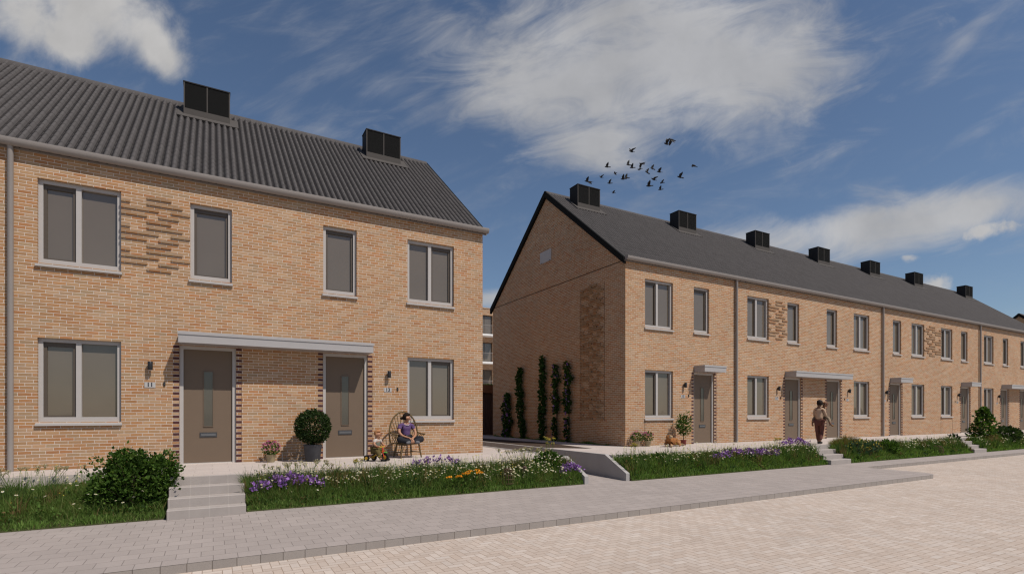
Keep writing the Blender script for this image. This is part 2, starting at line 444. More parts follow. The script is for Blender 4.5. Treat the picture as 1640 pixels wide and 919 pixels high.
DOOR = door_meshes()
def quoin_mesh():
    """dark headers every second course, toothed into the wall as one piece"""
    q = MB(); pts = [(-.002, .004)]; z = 0; left = []
    while z + CH < 2.67:
        left += [(-.0045, z+.007), (-.118, z+.007), (-.118, z+CH-.004), (-.0045, z+CH-.004)]; z += 2*CH
    pts = left + [(-.002, left[-1][1]), (-.002, left[0][1])]
    q.prism(pts, 'y', -.006, .05)
    return q.mesh('quoin_brick', M['dark_brick'])
QUOIN = quoin_mesh()
def lamp_meshes():
    b = MB(); b.lathe([(.045,0),(.048,.004),(.048,.176),(.045,.18)], 16, 0, (0,-.085,-.09)); b.box(-.02, .02, -.04, .0, -.05, .05)
    g = MB(); g.lathe([(.036,0),(.036,.004)], 14, 0, (0,-.085,-.0945))
    return b.mesh('wall_lamp', M['black'], True), g.mesh('lamp_lens', M['white'])
LAMP = lamp_meshes()
def bell_mesh():
    b = MB(); b.box(-.018, .018, -.02, 0, -.045, .045, 0); b.box(-.008, .008, -.024, -.0205, -.012, .012, 1)
    return b.mesh('doorbell', [M['black'], M['slot']])
BELL = bell_mesh()
def plate_mesh():
    b = MB(); b.box(-.1, .1, -.012, 0, -.058, .058); return b.mesh('number_plate', M['plate'])
PLATE = plate_mesh()
def text_mesh(txt, size, name):
    cu = bpy.data.curves.new('t', 'FONT'); cu.body = txt; cu.size = size; cu.align_x = 'CENTER'; cu.align_y = 'CENTER'; cu.extrude = .001; cu.offset = .0035
    o = bpy.data.objects.new('t', cu); COL.objects.link(o); dg = bpy.context.evaluated_depsgraph_get(); dg.update()
    me = bpy.data.meshes.new_from_object(o.evaluated_get(dg)); me.name = name
    bpy.data.objects.remove(o); bpy.data.curves.remove(cu); me.materials.clear(); me.materials.append(M['ink']); return me
def roof_unit_meshes():
    W, Dp, H = 1.18, .56, 1.0
    b = MB()                                            # carcass, set into the slope
    b.box(0, W, .03, Dp, -.08, H-.012); b.box(-.012, W+.012, -.012, Dp+.012, H-.0115, H+.018)
    for x0, x1 in ((0,.03), (W/2-.015, W/2+.015), (W-.03, W)): b.box(x0, x1, -.004, .029, .25, H-.013, 1)
    b.box(0, W, -.003, .029, .0, .248, 1)
    # flashing apron on the slope
    m = Matrix.Rotation(math.atan(SLOPE), 4, 'X')
    b.box(-.16, W+.22, -.22, .55, -.03, .062, 1, m)
    fr = b.mesh('roof_unit', [M['unit'], M['unit_low']])
    out = []
    for x0, x1 in ((.032, W/2-.017), (W/2+.017, W-.032)):
        s = MB(); n = 30
        for k in range(n):
            z = .262 + k*(H-.29)/n
            s.quad((x0, .003, z), (x1, .003, z), (x1, .014, z+.0255), (x0, .014, z+.0255))
        out.append(s.mesh('louvre_panel', M['louvre']))
    return fr, out
UNIT = roof_unit_meshes()
def pantile(x0, x1):
    """front slope as real corrugated courses (local coords: x from house left, z world minus ZT)"""
    nw = max(1, round((x1-x0)/.152)); n = nw*10; xs = np.linspace(0, x1-x0, n+1); ph = (xs/(x1-x0)*nw) % 1.0
    sm = lambda t: t*t*(3-2*t)
    prof = .074*np.where(ph < .44, np.clip(ph/.44, 0, 1)**1.15, np.where(ph < .70, 1.0+.07*np.sin((ph-.44)/.26*np.pi), sm(np.clip((1-ph)/.30, 0, 1))))-.03
    ys = np.linspace(-.12, YR, 21); V = []; nn = 0
    nrm = np.array([0, -SLOPE, 1.0])/math.hypot(1, SLOPE)
    lines = []
    for k in range(len(ys)-1, 0, -1):
        lines += [(ys[k], .018), (ys[k-1]-.004, .0225)]
    for y, h in lines:
        hh = h + prof
        V.append(np.stack([xs, y + nrm[1]*hh, roof_z(y)-ZT + nrm[2]*hh], 1))
    V = np.concatenate(V); L = len(lines); c = n+1
    i, j = np.meshgrid(np.arange(L-1), np.arange(n), indexing='ij'); a = (i*c+j).ravel()
    loops = np.stack([a, a+c, a+c+1, a+1], 1)
    # back slope, underside, ridge cap
    b0 = len(V); w = x1-x0; zr = roof_z(YR)-ZT
    extra = [(0, YR, zr+.03), (w, YR, zr+.03), (w, DEPTH+.12, ZEAVE-ZT-.06), (0, DEPTH+.12, ZEAVE-ZT-.06),
             (0, -.1, ZEAVE-ZT-.09), (w, -.1, ZEAVE-ZT-.09), (w, YR, zr-.02), (0, YR, zr-.02)]
    nv = b0+len(extra); rc = []; rl = []
    for k in range(7):
        an = math.pi*k/6; rc += [(0, YR-.15*math.cos(an), zr-.12+.20*math.sin(an)), (w, YR-.15*math.cos(an), zr-.12+.20*math.sin(an))]
    for k in range(6): rl.append((nv+2*k, nv+2*k+1, nv+2*k+3, nv+2*k+2))
    V = np.concatenate([V, np.array(extra), np.array(rc)])
    loops = np.concatenate([loops, np.array([[b0, b0+1, b0+2, b0+3], [b0+4, b0+5, b0+6, b0+7]]), np.array(rl)])
    pc = (ph[:-1]+.5*nw/n) % 1.0; mi = np.zeros(len(loops), int); mi[:(L-1)*n] = np.tile(((pc < .30) | (pc > .86)).astype(int), L-1)   # shade in the channels between the rolls, painted as a darker tile colour
    me = npmesh('roof', V, loops.ravel(), np.full(len(loops), 4), [M['tile'], M['tile_channel_shade']], mi)
    me.polygons.foreach_set('use_smooth', [True]*len(me.polygons)); me.set_sharp_from_angle(angle=R(50))
    return me
RELIEF = {0: [(.364,.716)], 2: [(0,.125),(.364,.886)], 4: [(0,.534),(.716,1)], 6: [(0,.364),(.534,.83)]}
def relief(x0, x1, z0, z1, mirror=False, dep=.026):
    """stretchers standing proud of the wall in a stepped pattern (local x, z relative to ZT)"""
    b = MB(); k = 0; nrow = int((z1-z0)/CH)
    for r in range(nrow):
        for a, c in RELIEF.get(r % 8, []):
            if mirror: a, c = 1-c, 1-a
            z = z1 - (r+1)*CH
            b.box(x0+(x1-x0)*a, x0+(x1-x0)*c, -dep, .01, z+.006, z+CH-.004)
    return b.mesh('brick_relief', M['relief_brick'])
def canopy_mesh(w):
    b = MB(); b.box(0, w, -.5, -.001, 0, .175); b.box(-.012, w+.012, -.515, -.001, .1755, .24)
    return b.mesh('door_canopy', M['canopy'])

def house(x0, x1, yf, label, wins, doors, lamps, unit_x, canopies=(), reliefs=(), gl=False, gr=False, pipe=None, slimx=(), infill=(), group='brick houses in the terraces'):
    w = x1-x0
    h = thing('terraced_house', label, 'house', (x0, yf, ZT), 0, group)
    L = lambda x: x-x0
    holes = []
    for x, z in wins: holes.append((L(x), L(x)+1.368, z-ZT, z-ZT+1.705))
    for x in slimx: holes.append((L(x), L(x)+.832, 4.81-ZT, 4.81-ZT+1.705))
    for x in doors: holes.append((L(x), L(x)+1.125, 0, 2.67))
    b = MB(); zt = ZEAVE-ZT-.04
    xs = sorted({0, w} | {h_[0] for h_ in holes} | {h_[1] for h_ in holes}); zs = sorted({0, zt} | {h_[2] for h_ in holes} | {h_[3] for h_ in holes})
    for i in range(len(xs)-1):
        for j in range(len(zs)-1):
            cx, cz = (xs[i]+xs[i+1])/2, (zs[j]+zs[j+1])/2
            if any(a < cx < c and d < cz < e for a, c, d, e in holes): continue
            b.quad((xs[i],0,zs[j]), (xs[i+1],0,zs[j]), (xs[i+1],0,zs[j+1]), (xs[i],0,zs[j+1]))
    for a, c, d, e in holes:
        q = .2
        b.quad((a,0,d),(a,q,d),(a,q,e),(a,0,e)); b.quad((c,q,d),(c,0,d),(c,0,e),(c,q,e))
        b.quad((a,0,e),(a,q,e),(c,q,e),(c,0,e)); b.quad((a,q,d),(a,0,d),(c,0,d),(c,q,d))
        b.quad((a,q,d),(c,q,d),(c,q,e),(a,q,e), 1)
    b.quad((w,DEPTH,0),(0,DEPTH,0),(0,DEPTH,zt),(w,DEPTH,zt))
    gp = [(0,0),(DEPTH,0),(DEPTH,zt),(YR,zt+SLOPE*YR-.02),(0,zt)]
    for on, xx, sgn in ((gl, 0, -1), (gr, w, 1)):
        if on:
            b.poly([(xx, y, z) for y, z in (gp if sgn > 0 else gp[::-1])])
            b.box(xx-.004 if sgn < 0 else xx-.01, xx+.01 if sgn < 0 else xx+.004, .02, DEPTH-.02, 6.405, 6.432, 1)
    for on, xx in ((gl, 0), (gr, w)):
        if not on: b.poly([(xx, y, z) for y, z in gp])
    for x in infill:                                     # brick infill panel under a window: recess shadow drawn as dark strips along its edges
        for xx in (L(x), L(x)+1.368): b.box(xx-.008, xx+.008, -.003, .01, 0, 1.0-.1, 1)
    b.build('wall', [M['brick'], M['joint']], h)
    ex0, ex1 = (-.07 if gl else 0), (w+.07 if gr else w)
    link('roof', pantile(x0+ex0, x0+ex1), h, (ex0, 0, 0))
    # gutter
    g = MB(); ga, gb = (-.06 if gl else 0), (w+.12 if gr else w)
    ring = [(-.035+.0,.09)] + [(-.115-.085*math.sin(math.pi*k/8-math.pi/2)*-1*-1 if False else -.12+.085*math.cos(math.pi+math.pi*k/8), .075+.095*math.sin(math.pi+math.pi*k/8)) for k in range(9)] + [(-.035,.075+.02)]
    ring = [(-.205,.10)] + [(-.12+.085*math.cos(math.pi+math.pi*k/8), .085+.125*math.sin(math.pi+math.pi*k/8)) for k in range(9)] + [(-.035,.10)]
    g.prism([(y, z+ZEAVE-ZT-.05) for y, z in ring], 'x', ga, gb)
    g.box(ga, gb, -.034, -.002, ZEAVE-ZT-.10, ZEAVE-ZT+.01)
    g.build('gutter', M['zinc'], h, smooth=True)
    for on, xx, sgn in ((gl, -.075, -1), (gr, w+.075, 1)):
        if on:
            v = MB(); t = .2 if sgn < 0 else .05
            z_ = lambda y: roof_z(min(y, 2*YR-y))-ZT
            xa, xb = (xx-.03, xx+.075) if sgn < 0 else (xx-.075, xx+.03)
            v.prism([(-.03, z_(-.03)+.06), (-.03, z_(-.03)-t+.03), (YR, z_(YR)-t), (YR, z_(YR)+.075)], 'x', xa, xb)
            v.prism([(YR+.001, z_(YR)+.075), (YR+.001, z_(YR)-t), (DEPTH+.13, z_(-.13)-t), (DEPTH+.13, z_(-.13)+.06)], 'x', xa, xb)
            v.build('verge_board', M['verge'], h)
    if pipe is not None:
        p = MB(); px = L(pipe); p.tube([(px,-.075,0), (px,-.075,ZEAVE-ZT-.13), (px,-.11,ZEAVE-ZT-.02)], .05, 12)
        p.build('downpipe', M['zinc'], h, smooth=True)
    wide = sorted(set(x for x, z in wins))
    for x, z in wins:
        left_open = (not slimx) or (min(slimx, key=lambda s: abs(s-x)) > x)
        add_window(h, WIDE_L if left_open else WIDE_R, L(x), z-ZT)
    for x in slimx: add_window(h, SLIM, L(x), 4.81-ZT)
    for x in doors:
        d = link('door', DOOR[0], h, (L(x), 0, 0))
        for k, nm in ((1, 'door_frame'), (2, 'glass_strip'), (3, 'strip_bead'), (4, 'letter_slot')): link(nm, DOOR[k], d)
        link('quoin_brick', QUOIN, h, (L(x), 0, 0)); link('quoin_brick', QUOIN, h, (L(x)+1.125+.12, 0, 0))
    for lx, px, bx, num in lamps:
        l = link('wall_lamp', LAMP[0], h, (L(lx), 0, 2.81-ZT)); link('lamp_lens', LAMP[1], l)
        p = link('number_plate', PLATE, h, (L(px), 0, 2.40-ZT))
        t = link('number', text_mesh(num, .125, 'number'), p, (.0, -.0135, 0)); t.rotation_euler = (R(90), 0, 0)
        link('doorbell', BELL, h, (L(bx), 0, 2.425-ZT))
    for a, c in canopies: link('door_canopy', canopy_mesh(c-a), h, (L(a), 0, 3.310-ZT))
    for a, c, mir in reliefs: link('brick_relief', relief(0, c-a, 4.86-ZT, 6.50-ZT, mir), h, (L(a), 0, 0))
    if unit_x is not None:
        u = link('roof_unit', UNIT[0], h, (L(unit_x), 3.95, roof_z(3.95)-ZT+.02))
        for m in UNIT[1]: link('louvre_panel', m, u)
    return h
ZL, ZU = 1.60, 4.81
def two(x): return [(x, ZL), (x, ZU)]
# near terrace
house(-8.9, -3.46, 0, 'brick house at the left edge, only a strip of its wall and roof in view', two(-5.3), (-7.4,), [], -6.6, slimx=(-7.0,))
house(-3.46, 1.46, 0, 'nearest orange brick house, numbered 11, with projecting bricks between its upper windows', two(-3.065), (-.64,), [(-1.175,-1.185,-.92,'11')], -.72,
      canopies=[(-.64, 3.57)], reliefs=[(-1.697,-.435,False)], pipe=-3.455, slimx=(-.433,))
house(1.46, 6.907, 0, 'end house of the near terrace, numbered 13, woman seated by its door', two(4.63), (2.43,), [(4.10,4.085,4.35,'13')], 4.51, gr=True, slimx=(2.435,))
# far terrace, from the alley to the right
hB = house(12.37, 18.05, 0, 'house numbered 15 with the shaded gable and climbers beside the alley', two(13.27), (15.715,), [(15.20,15.15,15.44,'15')], 13.27, canopies=[(15.735,16.91)], gl=True, slimx=(15.72,), infill=(13.27,))
house(18.05, 23.5, 0, 'house numbered 17 just right of the first downpipe of the far terrace', two(18.79), (21.243,), [(20.742,20.68,20.943,'17')], 19.15, canopies=[(21.26,25.51)], reliefs=[(20.16,21.41,False)], pipe=18.05, slimx=(21.41,))
house(23.5, 29.0, 0, 'house numbered 19 behind the person carrying a child', two(26.52), (24.30,), [(26.043,25.977,25.73,'19')], 24.73, slimx=(24.305,))
house(29.0, 34.5, 0, 'house numbered 21 with a small door canopy beside the second downpipe of the far terrace', two(31.99), (29.82,), [(29.384,29.295,29.563,'21')], 30.31, canopies=[(29.83,31.0)], reliefs=[(33.365,35.245,True)], pipe=29.03, slimx=(30.10,))
house(34.5, 40.05, 0, 'house numbered 23 behind the third flight of steps', two(35.245), (37.705,), [(37.269,37.23,36.938,'23')], 35.85, canopies=[(37.72,38.92)], slimx=(37.70,), infill=(35.245,))
house(40.05, 45.5, 0, 'house numbered 25 seen behind the conical shrub on the right', two(40.74), (43.2,), [(42.757,42.622,42.92,'25')], 41.43, canopies=[(43.3,47.5)], pipe=40.07, slimx=(43.48,))
house(45.5, 51.25, 0, 'last house at the right end of the far terrace, cut by the picture edge', two(48.55), (46.2,), [], 49.1, gr=True, slimx=(46.27,))
house(66.4, 72.0, 1.25, 'distant brick house, only its dark gable peak showing over the far roof', two(67.4), (69.8,), [], 69.0, gl=True, slimx=(69.8,))
# gable details of house 15
GREL = {0: [(0,.30),(.364,.716)], 1: [(.125,.60),(.716,1)], 2: [(.364,.886)], 3: [(0,.534),(.8,1)], 4: [(0,.2),(.45,.9)], 5: [(.25,.83)], 6: [(0,.5),(.716,.95)], 7: [(.1,.364),(.6,1)]}
def gable_relief():
    b = MB(); z1, z0, ya, yb = 6.53, 1.50, 1.14, 2.52
    for r in range(int((z1-z0)/CH)):
        for a, c in RELIEF.get(r % 8, []) + ([(.1,.5)] if r % 16 == 1 else []) + ([(.55,.95)] if r % 16 == 9 else []):
            z = ZT + round((z1-ZT)/CH)*CH - (r+1)*CH
            b.box(-.055, .01, yb-(yb-ya)*c, yb-(yb-ya)*a, z+.006-ZT, z+CH-.004-ZT)
    for y in (ya-.01, yb+.01): b.box(-.005, .01, y-.01, y+.01, z0-ZT, z1-ZT, 1)
    b.build('brick_relief', [M['relief_brick'], M['joint']], hB)
    p = MB(); p.box(-.03, -.001, 4.57, 5.42, 8.185-ZT, 8.67-ZT, 0)
    for y in (4.66, 5.30): p.box(-.034, -.0305, y-.05, y+.05, 8.185-ZT, 8.215-ZT, 1)
    tag(p.build('vent_plate', [M['frame'], M['black']], hB), None)
gable_relief()

# ------------------------------------------------------------------ ground
def slab(name, mat, pts, z0, z1, kind='structure'):
    b = MB(); b.prism(pts, 'z', z0, z1); return tag(b.build(name, mat), None, None, None, kind)
g = MB(); g.quad((-400,-400,-.16),(500,-400,-.16),(500,600,-.16),(-400,600,-.16)); tag(g.build('ground', plain('far_ground', (.07,.085,.035), .95, .05, 0, .3, .2)), kind='structure')
g = MB(); g.quad((-60,-60,-.104),(120,-60,-.104),(120,-4.2,-.104),(-60,-4.2,-.104)); tag(g.build('road', M['road']), kind='structure')
arc = lambda cx, cy, r, a0, a1, n=8: [(cx+r*math.cos(R(a0+(a1-a0)*k/n)), cy+r*math.sin(R(a0+(a1-a0)*k/n))) for k in range(n+1)]
KW = .0
pv = [(-40,-3.2), (-40,-6.62)] + arc(18.0, -6.02, .6, -90, -2) + [(18.62,-4.75), (18.9,-4.45), (90,-4.45), (90,-3.2)]
b = MB(); b.prism(pv, 'z', -.15, -.0005, 0); b.build('pavement_edge', M['kerb'])
tag(bpy.data.objects['pavement_edge'], kind='structure'); bpy.data.objects['pavement_edge'].name = 'kerb'
b = MB(); b.poly([(x, y, .0035) for x, y in pv]); tag(b.build('pavement', M['pave']), kind='structure')
# terraces (raised front paths), lane behind
slab('terrace_path', M['terrace'], [(-40,-1.32),(-.66,-1.32),(-.66,-2.70),(8.08,-2.66),(8.08,40),(6.93,40),(6.93,.0),(6.93,-.003),(-40,-.003)], -.1, ZT)
slab('terrace_path', M['terrace'], [(9.57,-2.66),(60,-2.66),(60,-.003),(12.366,-.003),(12.366,11.3),(9.57,11.3)], -.1, ZT-.001)
slab('back_yard', M['terrace'], [(-40,9.95),(6.92,9.95),(6.92,60),(-40,60)], -.1, ZT-.02)
slab('back_yard', M['terrace'], [(8.09,11.31),(120,11.31),(120,60),(8.09,60)], -.1, ZT-.021)
b = MB(); b.poly([(9.58,.9,ZT+.003),(10.75,-.25,ZT+.003),(11.25,3.1,ZT+.003),(10.75,8,ZT+.003),(10.4,11.2,ZT+.003),(9.58,11.2,ZT+.003)]); tag(b.build('lane', M['lane']), kind='structure')
b = MB(); b.prism([(-3.34,-.1),(-3.34,.006),(-2.0,.05),(11.3,ZT-.03),(11.3,-.1)], 'x', 8.222, 9.447); tag(b.build('ramp', M['pave']), kind='structure')
for x0, lab in ((8.1, 'low concrete retaining wall left of the alley ramp, half hidden by purple flowers'), (9.45, 'concrete retaining wall with the long shaded face right of the alley ramp')):
    b = MB(); b.prism([(-3.335,-.1),(-3.335,.20),(-2.46,ZT+.012),(11.2,ZT+.012),(11.2,-.1)], 'x', x0, x0+.12)
    tag(b.build('retaining_wall', M['concrete']), lab, 'wall', 'retaining walls of the ramp')
    bv = bpy.context.scene.objects[-1] if False else None
def steps(x0, x1, lab):
    t = thing('garden_steps', lab, 'steps', ((x0+x1)/2, -3.5, 0), 0, 'flights of front steps')
    w = (x1-x0)/2; r, tr = ZT/4, .266
    for k in range(4):
        b = MB(); ya = k*tr; e = .012
        ye = .9 if k < 3 else .84
        b.prism([(ya,0 if k == 0 else k*r+.001), (ya,(k+1)*r-e), (ya+e,(k+1)*r), (ye,(k+1)*r), (ye,0 if k == 0 else k*r+.001)], 'x', -w, w)
        if k == 3: pass
        b.build('step', M['step'], t, (0, 0, .0045 if k == 0 else .0045))
steps(-.66, .52, 'four pale concrete steps beside the large bush, leading to door 11')
steps(18.5, 19.72, 'four concrete steps below the person carrying a child')
steps(29.6, 30.84, 'far flight of concrete steps left of the conical shrub')

# garden banks
BEDS = [(-30,-.68,-1.33,.40,-3.38,0), (.54,8.09,-2.68,.50,-3.32,0), (9.58,18.48,-2.67,.50,-3.42,0), (19.74,29.58,-2.67,.48,-3.5,0), (30.86,60,-2.67,.48,-3.53,0)]
for a, c, yb, zb, yf, zf in BEDS:
    b = MB(); b.prism([(yb,-.1),(yb,zb),((yb+yf)/2,(zb+zf)/2+.05),(yf+.06,.05),(yf,.006),(yf,-.1)], 'x', a, c); tag(b.build('garden_bank', M['soil']), kind='structure')
def bank_z(bed, y):
    a, c, yb, zb, yf, zf = bed; ym = (yb+yf)/2; zm = (zb+zf)/2+.05
    return np.where(y > ym, zm+(zb-zm)*(y-ym)/(yb-ym), .01+(zm-.01)*(y-yf)/(ym-yf))
def meadow(bed, xa, xb, dens, hmin, hmax, wid):
    a, c, yb, zb, yf, zf = bed; n = int((xb-xa)*abs(yb-yf)*dens)
    x = RNG.uniform(xa, xb, n); y = yf+.02 + (yb-yf-.03)*RNG.uniform(0, 1, n); z = bank_z(bed, y)
    cl = .5+.5*np.sin(x*2.1+1.3*np.sin(y*3+x))*np.cos(x*.9+y*2.3)
    back = np.clip((y-yf)/(yb-yf), 0, 1)
    H = (hmin+(hmax-hmin)*RNG.beta(2, 2.2, n))*(.6+.6*cl)*(1-.45*np.clip(back-.6, 0, 1)/.4)
    H *= np.where(back < .12, .5, 1)
    lean = RNG.normal(size=(n, 3))*.3*H[:, None]; lean[:, 2] = 0; lean[:, 1] -= .1*H*(back < .5)
    lean[:, 1] = np.where(y+lean[:, 1] < yf-.04, 0, lean[:, 1])
    mi = (RNG.uniform(size=n) < .06).astype(int)
    # a fringe of short broad pale turf at the pavement, and tall dark tufts in the middle
    k = int((xb-xa)*dens*.055); ex = RNG.uniform(xa, xb, k); ey = yf+.015+RNG.beta(1, 2, k)*.20; eH = RNG.uniform(.05, .12, k)*(1+.4*np.sin(ex*7)); eL = RNG.normal(size=(k, 3))*.03; eL[:, 2] = 0; eL[:, 1] = np.maximum(eL[:, 1], -.02)
    nt_ = int((xb-xa)*(30 if xb < 9 else 18)); q = 34; cx = np.repeat(RNG.uniform(xa, xb, nt_), q); cy = np.repeat(yf+(yb-yf)*RNG.uniform(.2, .9, nt_), q); cH = np.repeat(RNG.uniform(.26, .54, nt_), q)*RNG.uniform(.5, 1, nt_*q)
    tx = cx+RNG.normal(size=nt_*q)*.04; ty = np.clip(cy+RNG.normal(size=nt_*q)*.03, yf+.03, yb-.02); cH *= np.where((ty-yf)/(yb-yf) > .75, .62, 1)
    tL = np.stack([(tx-cx)*2.2, (ty-cy)*2.0, 0*tx], 1)+RNG.normal(size=(nt_*q, 3))*[.05, .03, 0]
    X_ = np.concatenate([x, ex, tx]); Y_ = np.concatenate([y, ey, ty]); Z_ = np.concatenate([z, bank_z(bed, ey), bank_z(bed, ty)])
    mi = np.where(mi == 1, 1, np.where(np.sin(x*3.1+2*np.sin(y*5))+RNG.normal(size=n)*.6 > .9, 2, 0))
    mi = np.concatenate([mi, np.full(k, 2), np.repeat(RNG.choice([3, 3, 3, 0, 1], nt_), q)])
    W_ = np.concatenate([RNG.uniform(.5, 1.2, n)*wid, RNG.uniform(1.2, 2.2, k)*wid, RNG.uniform(.6, 1.3, nt_*q)*wid])
    return tag(link('meadow_grass', blades('meadow_grass', np.stack([X_, Y_, Z_-.01], 1), np.concatenate([H*.85, eH, cH]), np.concatenate([lean, eL, tL]), W_, [M['grass'], M['straw'], M['grass_pale'], M['grass_dark']], mi)), kind='stuff')
meadow(BEDS[0], -6, -.70, 5000, .10, .34, .011)
meadow(BEDS[1], .56, 8.08, 7500, .11, .32, .010)
meadow(BEDS[2], 9.6, 18.46, 4200, .12, .34, .014)
meadow(BEDS[3], 19.76, 29.56, 2600, .12, .32, .020)
meadow(BEDS[4], 30.88, 46, 1500, .12, .3, .026)
def weeds(bed, xa, xb, n, hmax, size):
    """broad leaves of docks and clovers among the grass"""
    a, c, yb, zb, yf, zf = bed; k = 16; cx = RNG.uniform(xa, xb, n); cy = yf+(yb-yf)*RNG.uniform(.08, .95, n)
    x = np.repeat(cx, k)+RNG.normal(size=n*k)*.07; y = np.clip(np.repeat(cy, k)+RNG.normal(size=n*k)*.05, yf+.02, yb-.02)
    z = bank_z(bed, y)+RNG.uniform(0, 1, n*k)*np.repeat(RNG.uniform(.4, 1, n), k)*hmax
    P = np.stack([x, y, z], 1); d = np.tile([0, -.3, .6], (n*k, 1))
    return tag(link('meadow_weeds', leaves('meadow_weeds', *leaf_set(P, d, size, .4, .5), [M['leaf_weed'], M['leaf_ivy'], M['straw']], np.repeat(RNG.choice([0,0,1,1,2], n), k))), kind='stuff')
def wildflowers(bed, xa, xb, n, h0, h1, size, yr=(0, 1), mix=(.75, .25)):
    """scattered daisies and buttercups: thin stems with flat ray heads"""
    a, c, yb, zb, yf, zf = bed
    x = RNG.uniform(xa, xb, n); t = RNG.uniform(yr[0], yr[1], n); y = yf + (yb-yf)*t; z = bank_z(bed, y)
    H = RNG.uniform(h0, h1, n); ln = RNG.normal(size=(n, 3))*.04; ln[:, 2] = 0
    B = np.stack([x, y, z], 1); up = np.zeros((n, 3)); up[:, 2] = H; T = B+up+ln
    V = []; Lp = []; Sz = []; Mi = []; k = 0
    for i in range(n):
        white_ = RNG.uniform() < mix[0]; s = size*RNG.uniform(.7, 1.3)*(1 if white_ else .6)
        e = RNG.normal(size=3)*.35; nz = np.array([e[0], e[1]-.35, 1.0]); nz /= np.linalg.norm(nz)
        u = np.cross(nz, [1, 0, 0]); u /= np.linalg.norm(u); v = np.cross(nz, u)
        q = 6; ring = [T[i] + (u*math.cos(j*math.pi/q) + v*math.sin(j*math.pi/q))*s*(.5 if j % 2 == 0 else .33) for j in range(2*q)]
        V += ring; Lp += list(range(k, k+2*q)); Sz.append(2*q); Mi.append(0 if white_ else 1); k += 2*q
        if white_:
            o = nz*.004; ring = [T[i]+o+(u*math.cos(j*math.pi/2.5)+v*math.sin(j*math.pi/2.5))*s*.17 for j in range(5)]
            V += ring; Lp += list(range(k, k+5)); Sz.append(5); Mi.append(1); k += 5
        w = np.array([.003, 0, 0]); V += [B[i]-w, B[i]+w, T[i]+w*.6, T[i]-w*.6]; Lp += [k, k+1, k+2, k+3]; Sz.append(4); Mi.append(2); k += 4
    return tag(link('wildflowers', npmesh('wildflowers', np.array(V), Lp, Sz, [M['daisy'], M['yellow'], M['grass']], Mi)), kind='stuff')
weeds(BEDS[0], -5, -.8, 90, .26, .06); weeds(BEDS[1], .6, 8.0, 230, .24, .05); weeds(BEDS[2], 9.7, 18.4, 200, .26, .07); weeds(BEDS[3], 19.9, 29.4, 150, .26, .09); weeds(BEDS[4], 31, 42, 90, .3, .1)
wildflowers(BEDS[0], -4.5, -.9, 110, .2, .42, .045)
wildflowers(BEDS[0], -4.5, -1.9, 60, .2, .5, .03, (.75, 1), (.4, .6))
wildflowers(BEDS[1], .7, 5.6, 820, .16, .36, .040, (.2, 1), (.7, .3))
wildflowers(BEDS[1], 5.4, 7.6, 420, .16, .42, .050, (.1, 1), (.8, .2))
wildflowers(BEDS[2], 9.8, 18.3, 760, .20, .42, .056, (.3, 1), (.8, .2))
wildflowers(BEDS[3], 23.2, 29.4, 420, .2, .36, .055, (.3, 1), (.9, .1))
wildflowers(BEDS[4], 31.0, 38, 160, .2, .36, .06, (.1, .8), (.9, .1))
def umbels(name, lab, cat, x, y, z, spread, hh, n, mat, group=None):
    t = thing(name, lab, cat, (x, y, z), 0, group); st = MB(); P = []; 
    for k in range(n):
        a = random.uniform(0, 6.28); r = spread*math.sqrt(random.random()); px, py = r*math.cos(a), r*math.sin(a)*.5; H = hh*random.uniform(.75, 1.05)
        st.tube([(px*.4, py*.4, 0), (px*.8, py*.8, H*.55), (px, py, H)], .004, 4)
        for j in range(9):
            b_ = random.uniform(0, 6.28); rr = random.uniform(.01, .06); q = (px+rr*math.cos(b_), py+rr*math.sin(b_), H+random.uniform(.02, .05))
            st.tube([(px, py, H-.02), q], .002, 3, cap=False); P += [q]*5
    st.build('stems', M['grass'], t)
    P = np.array(P) + RNG.normal(size=(len(P), 3))*.008
    link('blossoms', leaves('blossoms', *leaf_set(P, np.tile([0, 0, 1.0], (len(P), 1)), .018, 1.0, .9), mat), t)
    return t
umb_g = 'tall umbel flowers in the beds'
umbels('umbel_flower', 'tall yellow umbel flower standing above the shrub by the low retaining wall', 'flower', 7.55, -2.62, .5, .18, .62, 6, M['yellow'], umb_g)
umbels('umbel_flower', 'tall yellow umbel flower just right of the alley walls', 'flower', 10.4, -2.55, .48, .16, .42, 5, M['yellow'], umb_g)
umbels('umbel_flower', 'yellowish umbel flower at the bed edge below the toddler', 'flower', 2.66, -2.62, .48, .16, .30, 6, M['yellow'], umb_g)
umbels('umbel_flower', 'yellowish umbel flower beside the purple flowers left of the far steps', 'flower', 16.9, -2.6, .48, .2, .45, 6, M['yellow'], umb_g)
umbels('umbel_flower', 'pale cream umbels thick along the bed edge below the flower pot at door 11', 'flower', 1.5, -2.58, .46, .75, .30, 20, M['seed'], umb_g)
umbels('umbel_flower', 'pale feathery seed heads at the bed edge near the corner of house 13', 'flower', 6.7, -2.58, .46, .8, .40, 26, M['seed'], umb_g)
umbels('umbel_flower', 'pale wispy umbels along the terrace left of the big bush', 'flower', -2.9, -1.5, .36, .9, .42, 20, M['seed'], umb_g)
